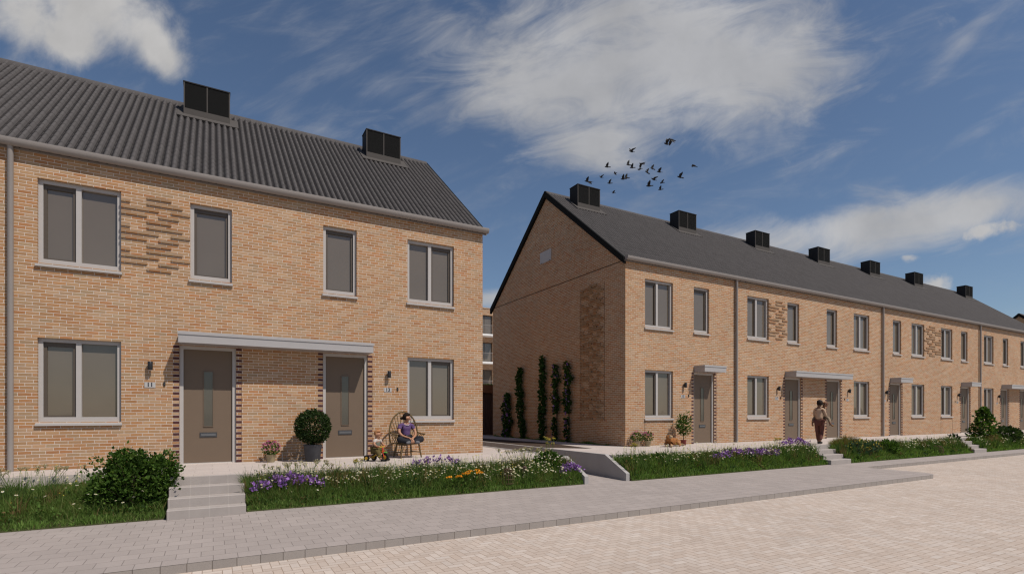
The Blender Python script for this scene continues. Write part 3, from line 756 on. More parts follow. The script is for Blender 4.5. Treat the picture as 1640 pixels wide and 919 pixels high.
def flower_clump(name, lab, cat, x, y, z, sx, sy, h, n, mat, leaf, ps=.05, group=None, per=5):
    t = thing(name, lab, cat, (x, y, z), 0, group); 
    px = RNG.uniform(-sx, sx, n); py = RNG.uniform(-sy, sy, n); H = h*RNG.uniform(.6, 1.05, n)*(1-.35*(np.abs(px)/sx)**2)
    B = np.stack([px*.85, py*.85, np.zeros(n)], 1); ln = np.stack([px*.15, py*.15, 0*px], 1)
    link('stems', blades('stems', np.repeat(B, 4, 0)+RNG.normal(size=(4*n, 3))*[.02, .02, 0], np.repeat(H, 4)*np.tile([1, .8, .6, .7], n), np.repeat(ln, 4, 0)+RNG.normal(size=(4*n, 3))*[.05, .05, 0], np.full(4*n, .012), leaf), t)
    T = B+ln; T[:, 2] = H
    P = np.repeat(T, per, 0) + RNG.normal(size=(n*per, 3))*ps*.35
    link('blossoms', leaves('blossoms', *leaf_set(P, np.tile([0, -.3, .8], (n*per, 1)), ps, .3, .75), mat), t)
    return t
pg = 'clumps of purple flowers'
flower_clump('purple_flowers', 'large purple flower clump at the pavement edge right of the near steps', 'flowers', 1.25, -3.05, .16,   .66, .18, .42, 95, M['purple'], M['grass'], .068, pg)
flower_clump('purple_flowers', 'purple flower clump right below the seated woman', 'flowers', 4.45, -2.62, .46, .55, .09, .32, 55, M['purple'], M['grass'], .062, pg)
flower_clump('purple_flowers', 'purple flower clump beside the low retaining wall of the ramp', 'flowers', 7.80, -3.10, .13, .34, .12, .38, 66, M['purple'], M['grass'], .062, pg)
flower_clump('purple_flowers', 'long drift of purple flowers in the bed right of the alley, below door 15', 'flowers', 14.65, -3.02, .26, 1.6, .12, .36, 170, M['purple'], M['grass'], .07, pg)
flower_clump('purple_flowers', 'purple flower clump at the left of the steps with the standing person', 'flowers', 17.7, -2.7, .48, .75, .1, .38, 75, M['purple'], M['grass'], .075, pg)
flower_clump('marigolds', 'bright orange flower clump at the front of the near bed', 'flowers', 4.85, -3.26, .08, .38, .12, .30, 9, M['leaf'], M['leaf'], .06, None, 8)
mg = bpy.data.objects['marigolds']
for k in range(9):
    c = (RNG.uniform(-.38, .38), RNG.uniform(-.1, .1), .24+RNG.uniform(0, .08)); c = (c[0], c[1], c[2]+.10*(c[0] > 0)); P = []
    for j in range(34):
        a = RNG.uniform(0, 6.28); r = .075*math.sqrt(RNG.uniform()); P.append((r*math.cos(a), r*math.sin(a), .03*(1-r/.075)))
    P = np.array(P); link('flower_head', leaves('flower_head', *leaf_set(P, np.tile([0, 0, 1.0], (len(P), 1)), .035, .6, .7), M['orange']), mg, c)

# ------------------------------------------------------------------ shrubs and pots
def crown_points(n, rad, shape='ball', lump=.22, seed=0, shell=.55):
    rg = np.random.default_rng(seed); d = rg.normal(size=(n, 3)); d = unit(d)
    lum = np.zeros(n); K = unit(rg.normal(size=(14, 3)))
    for k in K: lum += np.exp(-((1-d@k)/.12))*rg.uniform(-.6, 1)
    r = (shell + (1-shell)*rg.uniform(0, 1, n)**.6)*(1+lump*lum)
    P = d*r[:, None]*np.array(rad); return P, d
def shrub(name, lab, cat, x, y, z, rad, n, size, leaf, group=None, cz=None, seed=1, lump=.22, stems=10, dome=True, twigs=0, shell=.5):
    t = thing(name, lab, cat, (x, y, z), 0, group); cz = rad[2]*.95 if cz is None else cz
    P, d = crown_points(n, rad, lump=lump, seed=seed, shell=shell); P[:, 2] += cz
    if dome:
        P[:, 2] = np.where(P[:, 2] < cz*.6, cz*.6-(cz*.6-P[:, 2])*.75, P[:, 2]); k = P[:, 2] > .03; P = P[k]; d = d[k]
    link('foliage', leaves('foliage', *leaf_set(P, d, size, .5, .62), leaf), t)
    st = MB()
    for k in range(stems):
        a = random.uniform(0, 6.28); q = random.uniform(.25, .8)
        e = (rad[0]*q*math.cos(a), rad[1]*q*math.sin(a), cz+rad[2]*random.uniform(.0, .55))
        st.tube([(0.05*math.cos(a), .05*math.sin(a), 0), (e[0]*.45, e[1]*.45, e[2]*.45), e], [.014, .010, .004], 5)
    for k in range(twigs):
        a = random.uniform(2.6, 6.8); q = random.uniform(.6, .98); zz = random.uniform(.05, cz*.9)
        p = Vector((rad[0]*q*math.cos(a), rad[1]*q*math.sin(a), zz)); dv = Vector((random.uniform(-.18, .18), random.uniform(-.1, .02), random.uniform(-.02, .2)))
        st.tube([p*.7+Vector((0, 0, zz*.2)), p, p+dv*.7], [.006, .004, .002], 4)
    st.build('stems', M['bark'], t)
    return t
def big_bush():
    t = thing('bush', 'large leafy green bush left of the nearest steps', 'bush', (-1.20,-2.74,.05)); PP, DD = [], []
    for c, r_, n, sd in (((.04,0,.60),(.50,.46,.56),2600,3), ((-.34,-.04,.46),(.36,.38,.42),1500,4), ((.40,.06,.78),(.30,.32,.36),1300,6), ((-.10,.05,.98),(.30,.28,.26),800,7), ((.28,-.05,.34),(.38,.36,.32),1000,9)):
        P, d = crown_points(n, r_, lump=.30, seed=sd, shell=.35); PP.append(P+np.array(c)); DD.append(d)
    rg = np.random.default_rng(77)                    # loose sprigs breaking the outline
    for k in range(70):
        e = unit(rg.normal(size=(1, 3))+[0, -.15, .5])[0]; o = np.array([.04, 0, .58])+e*np.array([.66, .56, .60])*rg.uniform(.85, 1.12)
        q = rg.integers(7, 14); PP.append(o+e*rg.uniform(-.10, .12, (q, 1))+rg.normal(size=(q, 3))*.028); DD.append(np.tile(e, (q, 1)))
    P = np.concatenate(PP); d = np.concatenate(DD); k = P[:, 2] > .05; P = P[k]; d = d[k]
    link('foliage', leaves('foliage', *leaf_set(P, d, .074, .45, .66), M['leaf']), t)
    st = MB()
    for k in range(90):
        a = random.uniform(0, 6.28); q = random.uniform(.3, .62); e = Vector((.9*q*math.cos(a), .75*q*math.sin(a), random.uniform(.15, .95)))
        st.tube([(e[0]*.15, e[1]*.15, 0), e*.6+Vector((0, 0, .05)), e, e+Vector((random.uniform(-.1, .1), random.uniform(-.1, .1), random.uniform(0, .14)))], [.010, .007, .004, .002], 4)
    st.build('stems', M['bark'], t); return t
b_ = big_bush(); b_.scale = (.96, .96, .88)
P, d = crown_points(500, (.60,.50,.2), seed=5, shell=.5); P[:, 2] = np.abs(P[:, 2])+.03
link('dry_leaves', leaves('dry_leaves', *leaf_set(P, d, .06, 0, .5), M['straw']), b_)
shrub('rhododendron', 'dark broad-leaved shrub behind the low retaining wall of the ramp', 'shrub', 7.38, -2.82, .28, (.42,.26,.25), 420, .12, M['leaf'], seed=8, group='small shrubs in the beds')
shrub('small_shrub', 'small dark shrub in the bed right of the alley, in front of the dog', 'shrub', 11.05, -2.9, .22, (.26,.2,.22), 320, .09, M['leaf'], seed=9, group='small shrubs in the beds')
t = thing('grass_mound', 'brown-tipped arching grass mound right of the steps with the standing person', 'grass mound', (20.95,-2.68,.47), 0)
n = 1500; a = RNG.uniform(0, 6.28, n); r = np.sqrt(RNG.uniform(0, 1, n)); B = np.stack([.95*r*np.cos(a), .26*r*np.sin(a), 0*a], 1)
link('foliage', blades('foliage', B, .50*RNG.uniform(.7, 1.1, n)*(1-.55*r**2), B*np.array([.3, .3, 0])+RNG.normal(size=(n, 3))*[.06, .04, 0], np.full(n, .018), [M['straw'], M['grass']], (RNG.uniform(size=n) < .18).astype(int)), t)
t = shrub('flowering_shrub', 'blue-green shrub dotted with yellow flowers right of the steps with the standing person', 'shrub', 21.2, -3.12, .16, (1.0,.32,.30), 900, .11, M['leaf_blue'], seed=11)
P, d = crown_points(140, (1.0,.33,.31), seed=12, shell=.95); P = P[P[:, 2] > -.02]+[0, 0, .30]; P = np.repeat(P, 3, 0)+RNG.normal(size=(len(P)*3, 3))*.02
link('blossoms', leaves('blossoms', *leaf_set(P, np.tile([0, -.4, .8], (len(P), 1)), .06, .4, .8), M['yellow']), t)
shrub('dark_shrub', 'dark green low shrub right of the yellow-flowered shrub', 'shrub', 23.0, -3.15, .16, (.50,.28,.28), 700, .10, M['leaf'], seed=13, group='small shrubs in the beds')
t = thing('conical_shrub', 'conical evergreen shrub with a pointed top right of the far steps', 'shrub', (32.7,-2.75,.42))
n = 1500; hh = RNG.uniform(0, 1, n)**1.25; a = RNG.uniform(0, 6.28, n); rr = .62*(1-hh)**.55*(.5+.6*RNG.uniform(0, 1, n))*(1+.32*np.sin(a*3+hh*9)); P = np.stack([rr*np.cos(a), rr*np.sin(a)*.8, .1+hh*1.5], 1)
link('foliage', leaves('foliage', *leaf_set(P, unit(np.stack([np.cos(a), np.sin(a), .3+0*a], 1)), .15, .4, .6), M['leaf']), t)
st = MB(); st.tube([(0,0,0),(0,0,.8),(0,0,1.5)], [.03,.02,.005], 6); st.build('trunk', M['bark'], t)
shrub('round_shrub', 'dark rounded shrub at the right picture edge', 'shrub', 35.0, -2.95, .30, (.85,.45,.40), 1300, .13, M['leaf_dark'], seed=15)
flower_clump('tall_grass_clump', 'loose grass clump with pale seed heads in front of the conical shrub', 'grass clump', 32.3, -3.25, .12, .62, .15, .62, 150, M['straw'], M['grass'], .05, None, 3)
flower_clump('tall_grass_clump', 'loose green grass clump at the right picture edge below the round shrub', 'grass clump', 36.6, -3.2, .12, .8, .15, .6, 120, M['straw'], M['grass'], .05, None, 1)
shrub('sedge_tuft', 'low dark plant beside the top of the far steps', 'plant', 29.3, -2.85, .4, (.35,.2,.2), 260, .1, M['leaf_dark'], seed=16)

def ball_tree():
    t = thing('potted_topiary', 'clipped ball tree in a dark grey pot beside door 13', 'potted plant', (2.10,-.55,ZT))
    p = MB(); p.lathe([(.155,0),(.165,.01),(.205,.36),(.215,.375),(.215,.40),(.19,.40),(.18,.36)], 28); p.build('pot', M['grey_pot'], t, smooth=True)
    s = MB(); s.lathe([(.18,.355),(.02,.365)], 20); s.build('soil', M['soil'], t)
    k = MB(); k.tube([(0,0,.35),(.01,0,.55),(0,0,.85)], [.025,.022,.015], 8); k.build('trunk', M['bark'], t)
    P, d = crown_points(4600, (.405,.405,.405), lump=.05, seed=21, shell=.62); P[:, 2] += .82
    link('foliage', leaves('foliage', *leaf_set(P, d, .06, .3, .55), M['leaf_dark']), t)
ball_tree()
def flower_pot(lab, x, y, s):
    t = thing('flower_pot', lab, 'flower pot', (x, y, ZT), 0, 'cream pots of pink flowers')
    p = MB(); p.lathe([(.075*s,0),(.08*s,.01*s),(.105*s,.165*s),(.11*s,.17*s),(.11*s,.185*s),(.095*s,.185*s),(.09*s,.165*s)], 22); p.build('pot', M['cream_pot'], t, smooth=True)
    P, d = crown_points(420, (.18*s,.18*s,.16*s), lump=.1, seed=int(x*100), shell=.4); P[:, 2] += .31*s; k = P[:, 2] > .17*s
    link('foliage', leaves('foliage', *leaf_set(P[k], d[k], .055*s, .5, .5), M['leaf']), t)
    P, d = crown_points(30 if s > 1 else 70, (.195*s,.195*s,.18*s), lump=.05, seed=int(x*77), shell=.97); k = P[:, 2] > (.05 if s > 1 else -.02)*s; P = P[k]; d = d[k]; P[:, 2] += .32*s
    P = np.repeat(P, 7, 0)+RNG.normal(size=(len(P)*7, 3))*.011*s
    link('blossoms', leaves('blossoms', *leaf_set(P, np.repeat(d, 7, 0), .034*s, .3, .8), M['pink']), t)
flower_pot('single cream pot of pink flowers between doors 11 and 13', 1.20, -.35, 1.0)
flower_pot('left one of two cream flower pots at the corner of house 15', 12.70, -.22, 1.05)
flower_pot('right one of two cream flower pots beside the corner of house 15', 13.17, -.25, 1.05)
def potted_shrub():
    t = thing('potted_shrub', 'slender leafy shrub in a red pot beside door 15', 'potted plant', (14.72,-.42,ZT))
    p = MB(); p.lathe([(.075,0),(.085,.01),(.105,.17),(.112,.175),(.112,.19),(.095,.19),(.09,.17)], 18); p.build('pot', M['red_pot'], t, smooth=True)
    k = MB(); k.tube([(0,0,.17),(.01,0,.5),(0,0,.9)], [.014,.012,.006], 6)
    for j in range(9):
        a = j*2.4; k.tube([(0,0,.42+j*.05),(.18*math.cos(a),.18*math.sin(a),.58+j*.055)], [.007,.003], 4)
    k.build('trunk', M['bark'], t)
    P, d = crown_points(620, (.24,.24,.40), lump=.35, seed=33, shell=.3); P[:, 2] += .73
    link('foliage', leaves('foliage', *leaf_set(P, d, .095, .5, .45), M['leaf']), t)
potted_shrub()
p = MB(); p.tube([(0,0,0),(0,0,.16)], .012, 8); p.ball((0,0,.165), .018, 8, 6); tag(p.build('tap_post', M['frame'], None, (1.47,-.12,ZT)), 'thin grey post against the wall right of the single flower pot', 'post')
# climbers on the gable of house 15
def climber(lab, y0, y1, y2, ztop, kind, seed):
    """kind: list of (z0, z1, half width) bands"""
    t = thing('climbing_plant', lab, 'climber', (12.33,y0,ZT), 0, 'climbing plants on the gable')
    rg = np.random.default_rng(seed); P = []; st = MB(); path = []
    for z0, z1, hw in kind:
        n = int((z1-z0)*hw*2*620)
        z = rg.uniform(z0, z1, n); e = np.sin((z-z0)/(z1-z0)*np.pi)**.35
        c = (y1-y0)*z/ztop + (y2-y0)*np.sin(z/ztop*np.pi) + .05*np.sin(z*5+seed)
        P.append(np.stack([-.02-.13*rg.uniform(0, 1, n), c+hw*e*rg.uniform(-1, 1, n)*(1+.25*np.sin(z*9+seed)), z], 1))
    P = np.concatenate(P); d = np.tile([-1.0, -.1, .1], (len(P), 1))
    link('foliage', leaves('foliage', *leaf_set(P, d, .13, -.2, .75), M['leaf_ivy']), t)
    for o in (-.03, .03): st.tube([(-.02, o+(y1-y0)*k/8+(y2-y0)*math.sin(k/8*math.pi), ztop*k/8) for k in range(9)], .012, 5)
    st.build('stems', M['bark'], t); return t, P
def blooms(t, P, seed, n):
    rg = np.random.default_rng(seed); Q = P[rg.choice(len(P), n)]; Q[:, 0] = -.17; Q = np.repeat(Q, 4, 0)+rg.normal(size=(n*4, 3))*.02
    link('blossoms', leaves('blossoms', *leaf_set(Q, np.tile([-1.0, 0, .2], (len(Q), 1)), .08, 0, .9), M['purple']), t)
t, P = climber('short bushy climber with purple flowers, farthest along the gable', 8.2, 8.2, 8.2, 2.1, [(0,2.08,.40)], 1); blooms(t, P, 1, 26)
climber('wavy green climber, second from the far end of the gable', 6.62, 6.98, 6.75, 3.2, [(0,3.2,.24)], 2)
climber('tallest plain green climber at the middle of the gable', 5.1, 5.02, 5.12, 3.55, [(0,3.55,.21)], 3)
t, P = climber('purple-flowered climber with a thin base, next right of the tallest climber', 4.12, 4.05, 4.1, 3.1, [(0,.95,.13),(1.15,2.1,.22),(2.2,2.8,.22),(2.86,3.12,.16)], 4); blooms(t, P, 4, 16)
t, P = climber('purple-flowered climber with a thin base, nearest the brick relief panel', 3.25, 3.2, 3.25, 3.12, [(0,.95,.13),(1.15,2.1,.22),(2.2,2.85,.22),(2.9,3.16,.16)], 5); blooms(t, P, 5, 18)
n = 2200; y = RNG.uniform(.8, 9.6, n); B = np.stack([12.33-.1*RNG.uniform(0, 1, n)**2, y, np.full(n, ZT)], 1)
tag(link('gable_weeds', blades('gable_weeds', B, RNG.uniform(.04, .13, n)*(.6+.4*np.sin(y*4)), RNG.normal(size=(n, 3))*[.03, .03, 0], np.full(n, .02), M['grass'])), kind='stuff')
# wicker cloches in the bed
def cloche(lab, x, y, z, r, h, mat):
    t = thing('wicker_cloche', lab, 'cloche', (x, y, z), 0, 'wicker cloches in the near bed')
    b = MB(); n = 16
    for k in range(n):
        a = 2*math.pi*k/n; b.tube([(r*math.cos(a)*s, r*math.sin(a)*s, zz*h) for s, zz in ((1,0),(1.02,.35),(.95,.65),(.72,.88),(.25,1.0))], .006, 4)
    b.build('ribs', mat, t)
    w = MB()
    for s, zz in ((1,.02),(1.02,.3),(.98,.55),(.80,.82),(.5,.95)):
        w.tube([(r*s*math.cos(2*math.pi*k/20), r*s*math.sin(2*math.pi*k/20), zz*h) for k in range(21)], .009, 4, cap=False)
    w.build('hoops', mat, t)
cloche('wide brown wicker cloche among daisies in the near bed', 6.02, -3.12, .14, .15, .36, M['wicker'])
cloche('narrow dark wicker cloche right of the wide brown one', 6.50, -3.08, .16, .085, .36, M['planks'])
cloche('small dark wicker cloche in the bed left of the far steps', 26.6, -3.3, .12, .22, .30, M['wicker'])

# ------------------------------------------------------------------ people and animals
def skin(name, V, E, mats, parent, sub=2, matfn=None):
    """grow one continuous surface round a skeleton: V rows (x, y, z, radius)"""
    me = bpy.data.meshes.new('sk'); me.from_pydata([v[:3] for v in V], E, [])
    o = bpy.data.objects.new('sk', me); COL.objects.link(o)
    m = o.modifiers.new('s', 'SKIN'); m.use_smooth_shade = True
    for i, v in enumerate(V):
        r = v[3]; me.skin_vertices[0].data[i].radius = r if isinstance(r, tuple) else (r, r)
    me.skin_vertices[0].data[0].use_root = True
    s = o.modifiers.new('d', 'SUBSURF'); s.levels = sub; s.render_levels = sub
    dg = bpy.context.evaluated_depsgraph_get(); dg.update()
    out = bpy.data.meshes.new_from_object(o.evaluated_get(dg)); out.name = name
    bpy.data.objects.remove(o); bpy.data.meshes.remove(me)
    out.materials.clear()
    for q in mats: out.materials.append(q)
    if matfn:
        out.polygons.foreach_set('material_index', [matfn(p.center) for p in out.polygons])
    out.polygons.foreach_set('use_smooth', [True]*len(out.polygons))
    return link(name, out, parent)
def hand(V, E, wi, dr, nrm, s=1.0):
    """palm, four unequal bent fingers and a thumb from wrist vertex wi, along dr, curling towards nrm"""
    dr = Vector(dr).normalized(); nrm = Vector(nrm); nrm = (nrm-dr*nrm.dot(dr)).normalized(); sd = dr.cross(nrm)
    w = Vector(V[wi][:3]); p = w+dr*.055*s; V.append((*p, (.034*s, .02*s))); pi = len(V)-1; E.append((wi, pi))
    for k, (o, l) in enumerate(((-.028,.060), (-.010,.072), (.009,.068), (.027,.052))):
        a = p+dr*.035*s+sd*o*s; b = a+(dr*.8+nrm*.45)*l*.5*s; c = b+(dr*.4+nrm*.85)*l*.45*s; i = len(V)
        V += [(*a, .010*s), (*b, .009*s), (*c, .0075*s)]; E += [(pi, i), (i, i+1), (i+1, i+2)]
    a = w+dr*.03*s-sd*.034*s; b = a+(dr*.7-sd*.5+nrm*.3)*.042*s; i = len(V)
    V += [(*a, .012*s), (*b, .009*s)]; E += [(wi, i), (i, i+1)]
def face(parent, c, r, yaw, skinm, hairm, bun=None, fringe=True, hs=1.0):
    """eyes, brows, mouth, ears and hair for a head of radius r at c turned by yaw (0 looks along -y)"""
    Rz = Matrix.Rotation(yaw, 4, 'Z'); T = Matrix.Translation(c) @ Rz
    e = MB(); 
    for s in (-1, 1):
        p = T @ Vector((s*r*.36, -r*.93, r*.05)); e.ball(p, r*.075, 8, 6)
        q = T @ Vector((s*r*.36, -r*.93, r*.30)); e.ball(q, (r*.15, r*.08, r*.03), 8, 5)
    e.build('eyes', M['hair_dark'], parent, smooth=True)
    m = MB(); m.ball(T @ Vector((0, -r*.93, -r*.62)), (r*.27, r*.14, r*.07), 8, 5); m.build('mouth', plain('lip', (.36,.11,.09), .5), parent, smooth=True)
    h = MB(); n, k = 18, 10; b0 = len(h.v)
    for i in range(k+1):
        ph = math.pi*i/k
        for j in range(n):
            a = 2*math.pi*j/n; dx, dy, dz = math.sin(ph)*math.cos(a), math.sin(ph)*math.sin(a), math.cos(ph)
            lim = (-.75 if fringe else -.45) if dy > (-.1 if fringe else .15) else (.38 if fringe else .55)      # hairline: low at the back, high over the face
            rr = 1.13 if dz > lim else .55
            h.v.append(tuple(T @ Vector((dx*r*rr*.98*hs, dy*r*rr*1.08*hs+r*.04, dz*r*rr*1.16*hs+r*.1))))
    for i in range(k):
        for j in range(n): h.f.append((b0+i*n+j, b0+i*n+(j+1) % n, b0+(i+1)*n+(j+1) % n, b0+(i+1)*n+j)); h.m.append(0)
    if bun: h.ball(T @ Vector(bun), r*.42, 10, 8)
    h.build('hair', hairm, parent, smooth=True)
def head_chain(V, E, neck, c, r, yaw):
    """skull, jaw, nose and ears grown from the neck vertex"""
    Rz = Matrix.Rotation(yaw, 3, 'Z'); C = Vector(c); i = len(V)
    pts = [((0, .02*r, -.35*r), .72*r), ((0, .05*r, .25*r), .98*r), ((0, .05*r, .75*r), .70*r)]
    for p, q in pts: V.append((*(C+Rz @ Vector(p)), q))
    E += [(neck, i), (i, i+1), (i+1, i+2)]
    j = len(V); V.append((*(C+Rz @ Vector((0, -.62*r, -.62*r))), .40*r)); E.append((i, j))
    j = len(V); V.append((*(C+Rz @ Vector((0, -1.12*r, -.18*r))), .15*r)); E.append((i+1, j))
    for s in (-1, 1):
        j = len(V); V.append((*(C+Rz @ Vector((s*1.02*r, .1*r, -.1*r))), .16*r)); E.append((i+1, j))

# --- seated woman
def woman():
    t = thing('person', 'woman in a purple striped shirt sitting cross-legged in the wooden chair', 'person', (4.43,-.60,ZT), R(8))
    yaw = R(52)
    V = [(0,.10,.47,.125), (0,.12,.60,.105), (0,.10,.74,(.14,.10)), (0,.09,.845,.075), (0,.08,.915,.042)]
    E = [(0,1), (1,2), (2,3), (3,4)]
    hc = (0.01,.05,1.015); head_chain(V, E, 4, hc, .092, yaw)
    for s in (-1, 1):
        i = len(V); V += [(s*.165,.09,.83,.052), (s*.235,.02,.66,.042), (s*.19,-.08,.565,.036), (s*.045,-.22,.505,.026)]
        E += [(3,i), (i,i+1), (i+1,i+2), (i+2,i+3)]; hand(V, E, i+3, (-s*.5,-.6,-.3), (0,.1,-1), .95)
        i = len(V); V += [(s*.10,.06,.455,.095), (s*.25,-.10,.47,.085), (s*.345,-.20,.48,.068), (s*.15,-.26,.43,.058), (-s*.04,-.27,.42,.045), (-s*.12,-.30,.405,.036)]
        E += [(0,i)] + [(i+k, i+k+1) for k in range(5)]
    skin('body', V, E, [M['skin']], t)
    hp = (hc[0], hc[1], hc[2]+.02); face(t, hp, .094, yaw, M['skin'], M['hair_dark'], bun=(0,.135,-.02))
    V = [(0,.10,.50,.138), (0,.12,.62,.118), (0,.10,.74,(.155,.115)), (0,.09,.832,.088)]; E = [(0,1), (1,2), (2,3)]
    for s in (-1, 1):
        i = len(V); V += [(s*.165,.09,.828,.064), (s*.215,.045,.72,.060)]; E += [(3,i), (i,i+1)]
    skin('shirt', V, E, [M['purple_shirt']], t)
    c = MB(); c.tube([(.078*math.cos(a), .07+.072*math.sin(a), .888-.055*max(0,-math.sin(a))) for a in [2*math.pi*k/20 for k in range(21)]], .009, 6, cap=False); c.build('collar', M['tshirt'], t, smooth=True)
    V = [(0,.10,.46,.14)]; E = []
    for s in (-1, 1):
        i = len(V); V += [(s*.10,.06,.455,.108), (s*.25,-.10,.47,.096), (s*.345,-.20,.48,.08), (s*.15,-.26,.43,.068), (s*.02,-.27,.42,.058)]
        E += [(0,i)] + [(i+k, i+k+1) for k in range(4)]
    skin('trousers', V, E, [M['trouser_dark']], t)
    for s in (-1, 1):
        skin('sock', [(-s*.06,-.28,.415,.05), (-s*.13,-.31,.40,.045), (-s*.2,-.33,.392,.034)], [(0,1), (1,2)], [M['sock']], t)
woman()
def chair():
    t = thing('hoop_back_chair', 'brown wooden hoop-back armchair holding the seated woman', 'chair', (4.43,-.56,ZT), R(8))
    s = MB(); pts = [(.30*math.cos(a)*(1.0 if math.sin(a) > 0 else 1.05), .27*math.sin(a)) for a in [2*math.pi*k/28 for k in range(28)]]
    s.prism(pts, 'z', .345, .375); s.build('seat', M['chairwood'], t)
    for x, y, ox, oy in ((-.24,-.20,-.05,-.05), (.24,-.20,.05,-.05), (-.20,.18,-.05,.08), (.20,.18,.05,.08)):
        l = MB(); l.tube([(x,y,.35),(x+ox*.5,y+oy*.5,.18),(x+ox,y+oy,0)], [.018,.024,.017], 10); l.build('leg', M['chairwood'], t, smooth=True)
    q = MB(); q.tube([(-.26,-.22,.14),(-.225,.22,.14)], .011, 8); q.tube([(.26,-.22,.14),(.225,.22,.14)], .011, 8); q.tube([(-.243,0,.14),(.243,0,.14)], .011, 8); q.build('stretcher', M['chairwood'], t, smooth=True)
    hoop = [(.40*math.cos(a), .20+.04*max(0,math.sin(a)), .62+.56*math.sin(a)) for a in [math.pi*(-.16+1.32*k/28) for k in range(29)]]
    hoop = [(-.22,.20,.375)] + hoop[::-1] + [(.22,.20,.375)]
    b = MB(); b.tube(hoop, .020, 8); b.build('back_hoop', M['chairwood'], t, smooth=True)
    sp = MB()
    for k in range(11):
        u = (k-5)/5; x1 = .40*math.sin(u*1.12); z1 = .62+.56*math.cos(u*1.12)
        sp.tube([(u*.2,.20,.375), (u*.27,.21,.65), (x1,.235,z1)], .008, 6)
    sp.build('spindles', M['chairwood'], t, smooth=True)
    for s_ in (-1, 1):
        a = MB(); a.tube([(s_*.36,.22,.66),(s_*.40,0,.61),(s_*.41,-.22,.60),(s_*.38,-.26,.60)], .018, 8)
        for k in range(4): a.tube([(s_*(.27-.01*k),.12-.1*k,.37),(s_*.40,.10-.1*k,.605)], .009, 6)
        a.build('armrest', M['chairwood'], t, smooth=True)
chair()
# --- toddler on the trike
RT = R(38)
def trike():
    t = thing('tricycle', 'small red and yellow tricycle ridden by the toddler', 'tricycle', (3.46,-1.32,ZT), RT)
    def wheel(x, y, r, w):
        a = MB(); a.tube([(x-w/2,y,r),(x+w/2,y,r)], r, 20, 0); o = a.build('wheel', M['rubber'], t)
        h = MB(); h.tube([(x-w/2-.006,y,r),(x+w/2+.006,y,r)], r*.5, 14); h.build('hub', M['trike_yellow'], o)
    wheel(0, -.20, .10, .04); wheel(-.14, .22, .075, .035); wheel(.14, .22, .075, .035)
    f = MB(); f.tube([(0,-.14,.26),(0,0,.17),(0,.22,.08)], .016, 8); f.tube([(-.14,.22,.075),(.14,.22,.075)], .01, 8); f.build('frame', M['trike_yellow'], t, smooth=True)
    k = MB()
    for s in (-1, 1): k.tube([(s*.032,-.20,.10),(s*.03,-.15,.25)], .010, 8)
    k.tube([(0,-.15,.24),(0,-.13,.34)], .014, 8); k.build('fork', M['trike_red'], t, smooth=True)
    g = MB(); g.ball((0,-.205,.215), (.035,.07,.014), 12, 6); g.build('mudguard', M['trike_green'], t, smooth=True)
    h = MB(); h.tube([(-.13,-.09,.36),(-.05,-.135,.345),(.05,-.135,.345),(.13,-.09,.36)], .011, 8); h.build('handlebar', M['trike_yellow'], t, smooth=True)
    for s in (-1, 1):
        g = MB(); g.tube([(s*.11,-.10,.358),(s*.155,-.076,.364)], .017, 8); g.build('grip', M['trike_red'], t, smooth=True)
    s = MB(); s.ball((0,.06,.215), (.085,.10,.025), 14, 8); s.tube([(0,.06,.2),(0,.06,.14)], .014, 6); s.build('saddle', M['trike_red'], t, smooth=True)
    p = MB(); p.tube([(-.11,-.20,.10),(.11,-.20,.10)], .007, 6)
    for s_ in (-1, 1): p.box(s_*.09-.025, s_*.09+.025, -.225, -.175, .09, .11)
    p.build('pedals', M['rubber'], t)
trike()
def toddler():
    t = thing('person', 'blond toddler in dungarees riding the tricycle', 'person', (3.46,-1.32,ZT), RT); yaw = R(28)
    V = [(0,.06,.29,.085), (0,.05,.38,.08), (0,.03,.46,(.088,.07)), (0,.02,.515,.05), (0,.015,.545,.036)]; E = [(0,1), (1,2), (2,3), (3,4)]
    hc = (0,.0,.635); head_chain(V, E, 4, hc, .082, yaw)
    for s in (-1, 1):
        i = len(V); V += [(s*.10,.02,.495,.038), (s*.16,-.01,.41,.032), (s*.145,-.075,.365,.024)]; E += [(3,i), (i,i+1), (i+1,i+2)]; hand(V, E, i+2, (-s*.1,-.8,.1), (0,-.2,-1), .6)
        i = len(V); V += [(s*.06,.05,.27,.062), (s*.13,-.10,.24,.052), (s*.12,-.14,.13,.042), (s*.11,-.17,.06,.03), (s*.11,-.24,.045,.026)]; E += [(0,i)] + [(i+k, i+k+1) for k in range(4)]
    skin('body', V, E, [M['skin']], t); face(t, (hc[0], hc[1], hc[2]+.015), .086, yaw, M['skin'], M['hair_blond'], fringe=False, hs=.91)
    V = [(0,.06,.31,.094), (0,.05,.38,.09), (0,.03,.46,(.096,.078)), (0,.022,.505,.06)]; E = [(0,1), (1,2), (2,3)]
    skin('dungarees', V, E, [M['child_vest']], t)
    V = [(0,.02,.502,.058)]; E = []
    for s in (-1, 1):
        i = len(V); V += [(s*.10,.02,.49,.048), (s*.145,.0,.435,.045)]; E += [(0,i), (i,i+1)]
    skin('sleeves', V, E, [M['tshirt']], t)
    V = [(0,.06,.28,.095)]; E = []
    for s in (-1, 1):
        i = len(V); V += [(s*.06,.05,.27,.072), (s*.13,-.10,.24,.063), (s*.12,-.14,.13,.053), (s*.11,-.165,.085,.044)]; E += [(0,i)] + [(i+k, i+k+1) for k in range(3)]
    skin('trousers', V, E, [M['olive']], t)
    for s in (-1, 1): skin('shoe', [(s*.11,-.165,.05,.036), (s*.11,-.22,.042,.036), (s*.11,-.27,.04,.028)], [(0,1), (1,2)], [M['rubber']], t)
toddler()
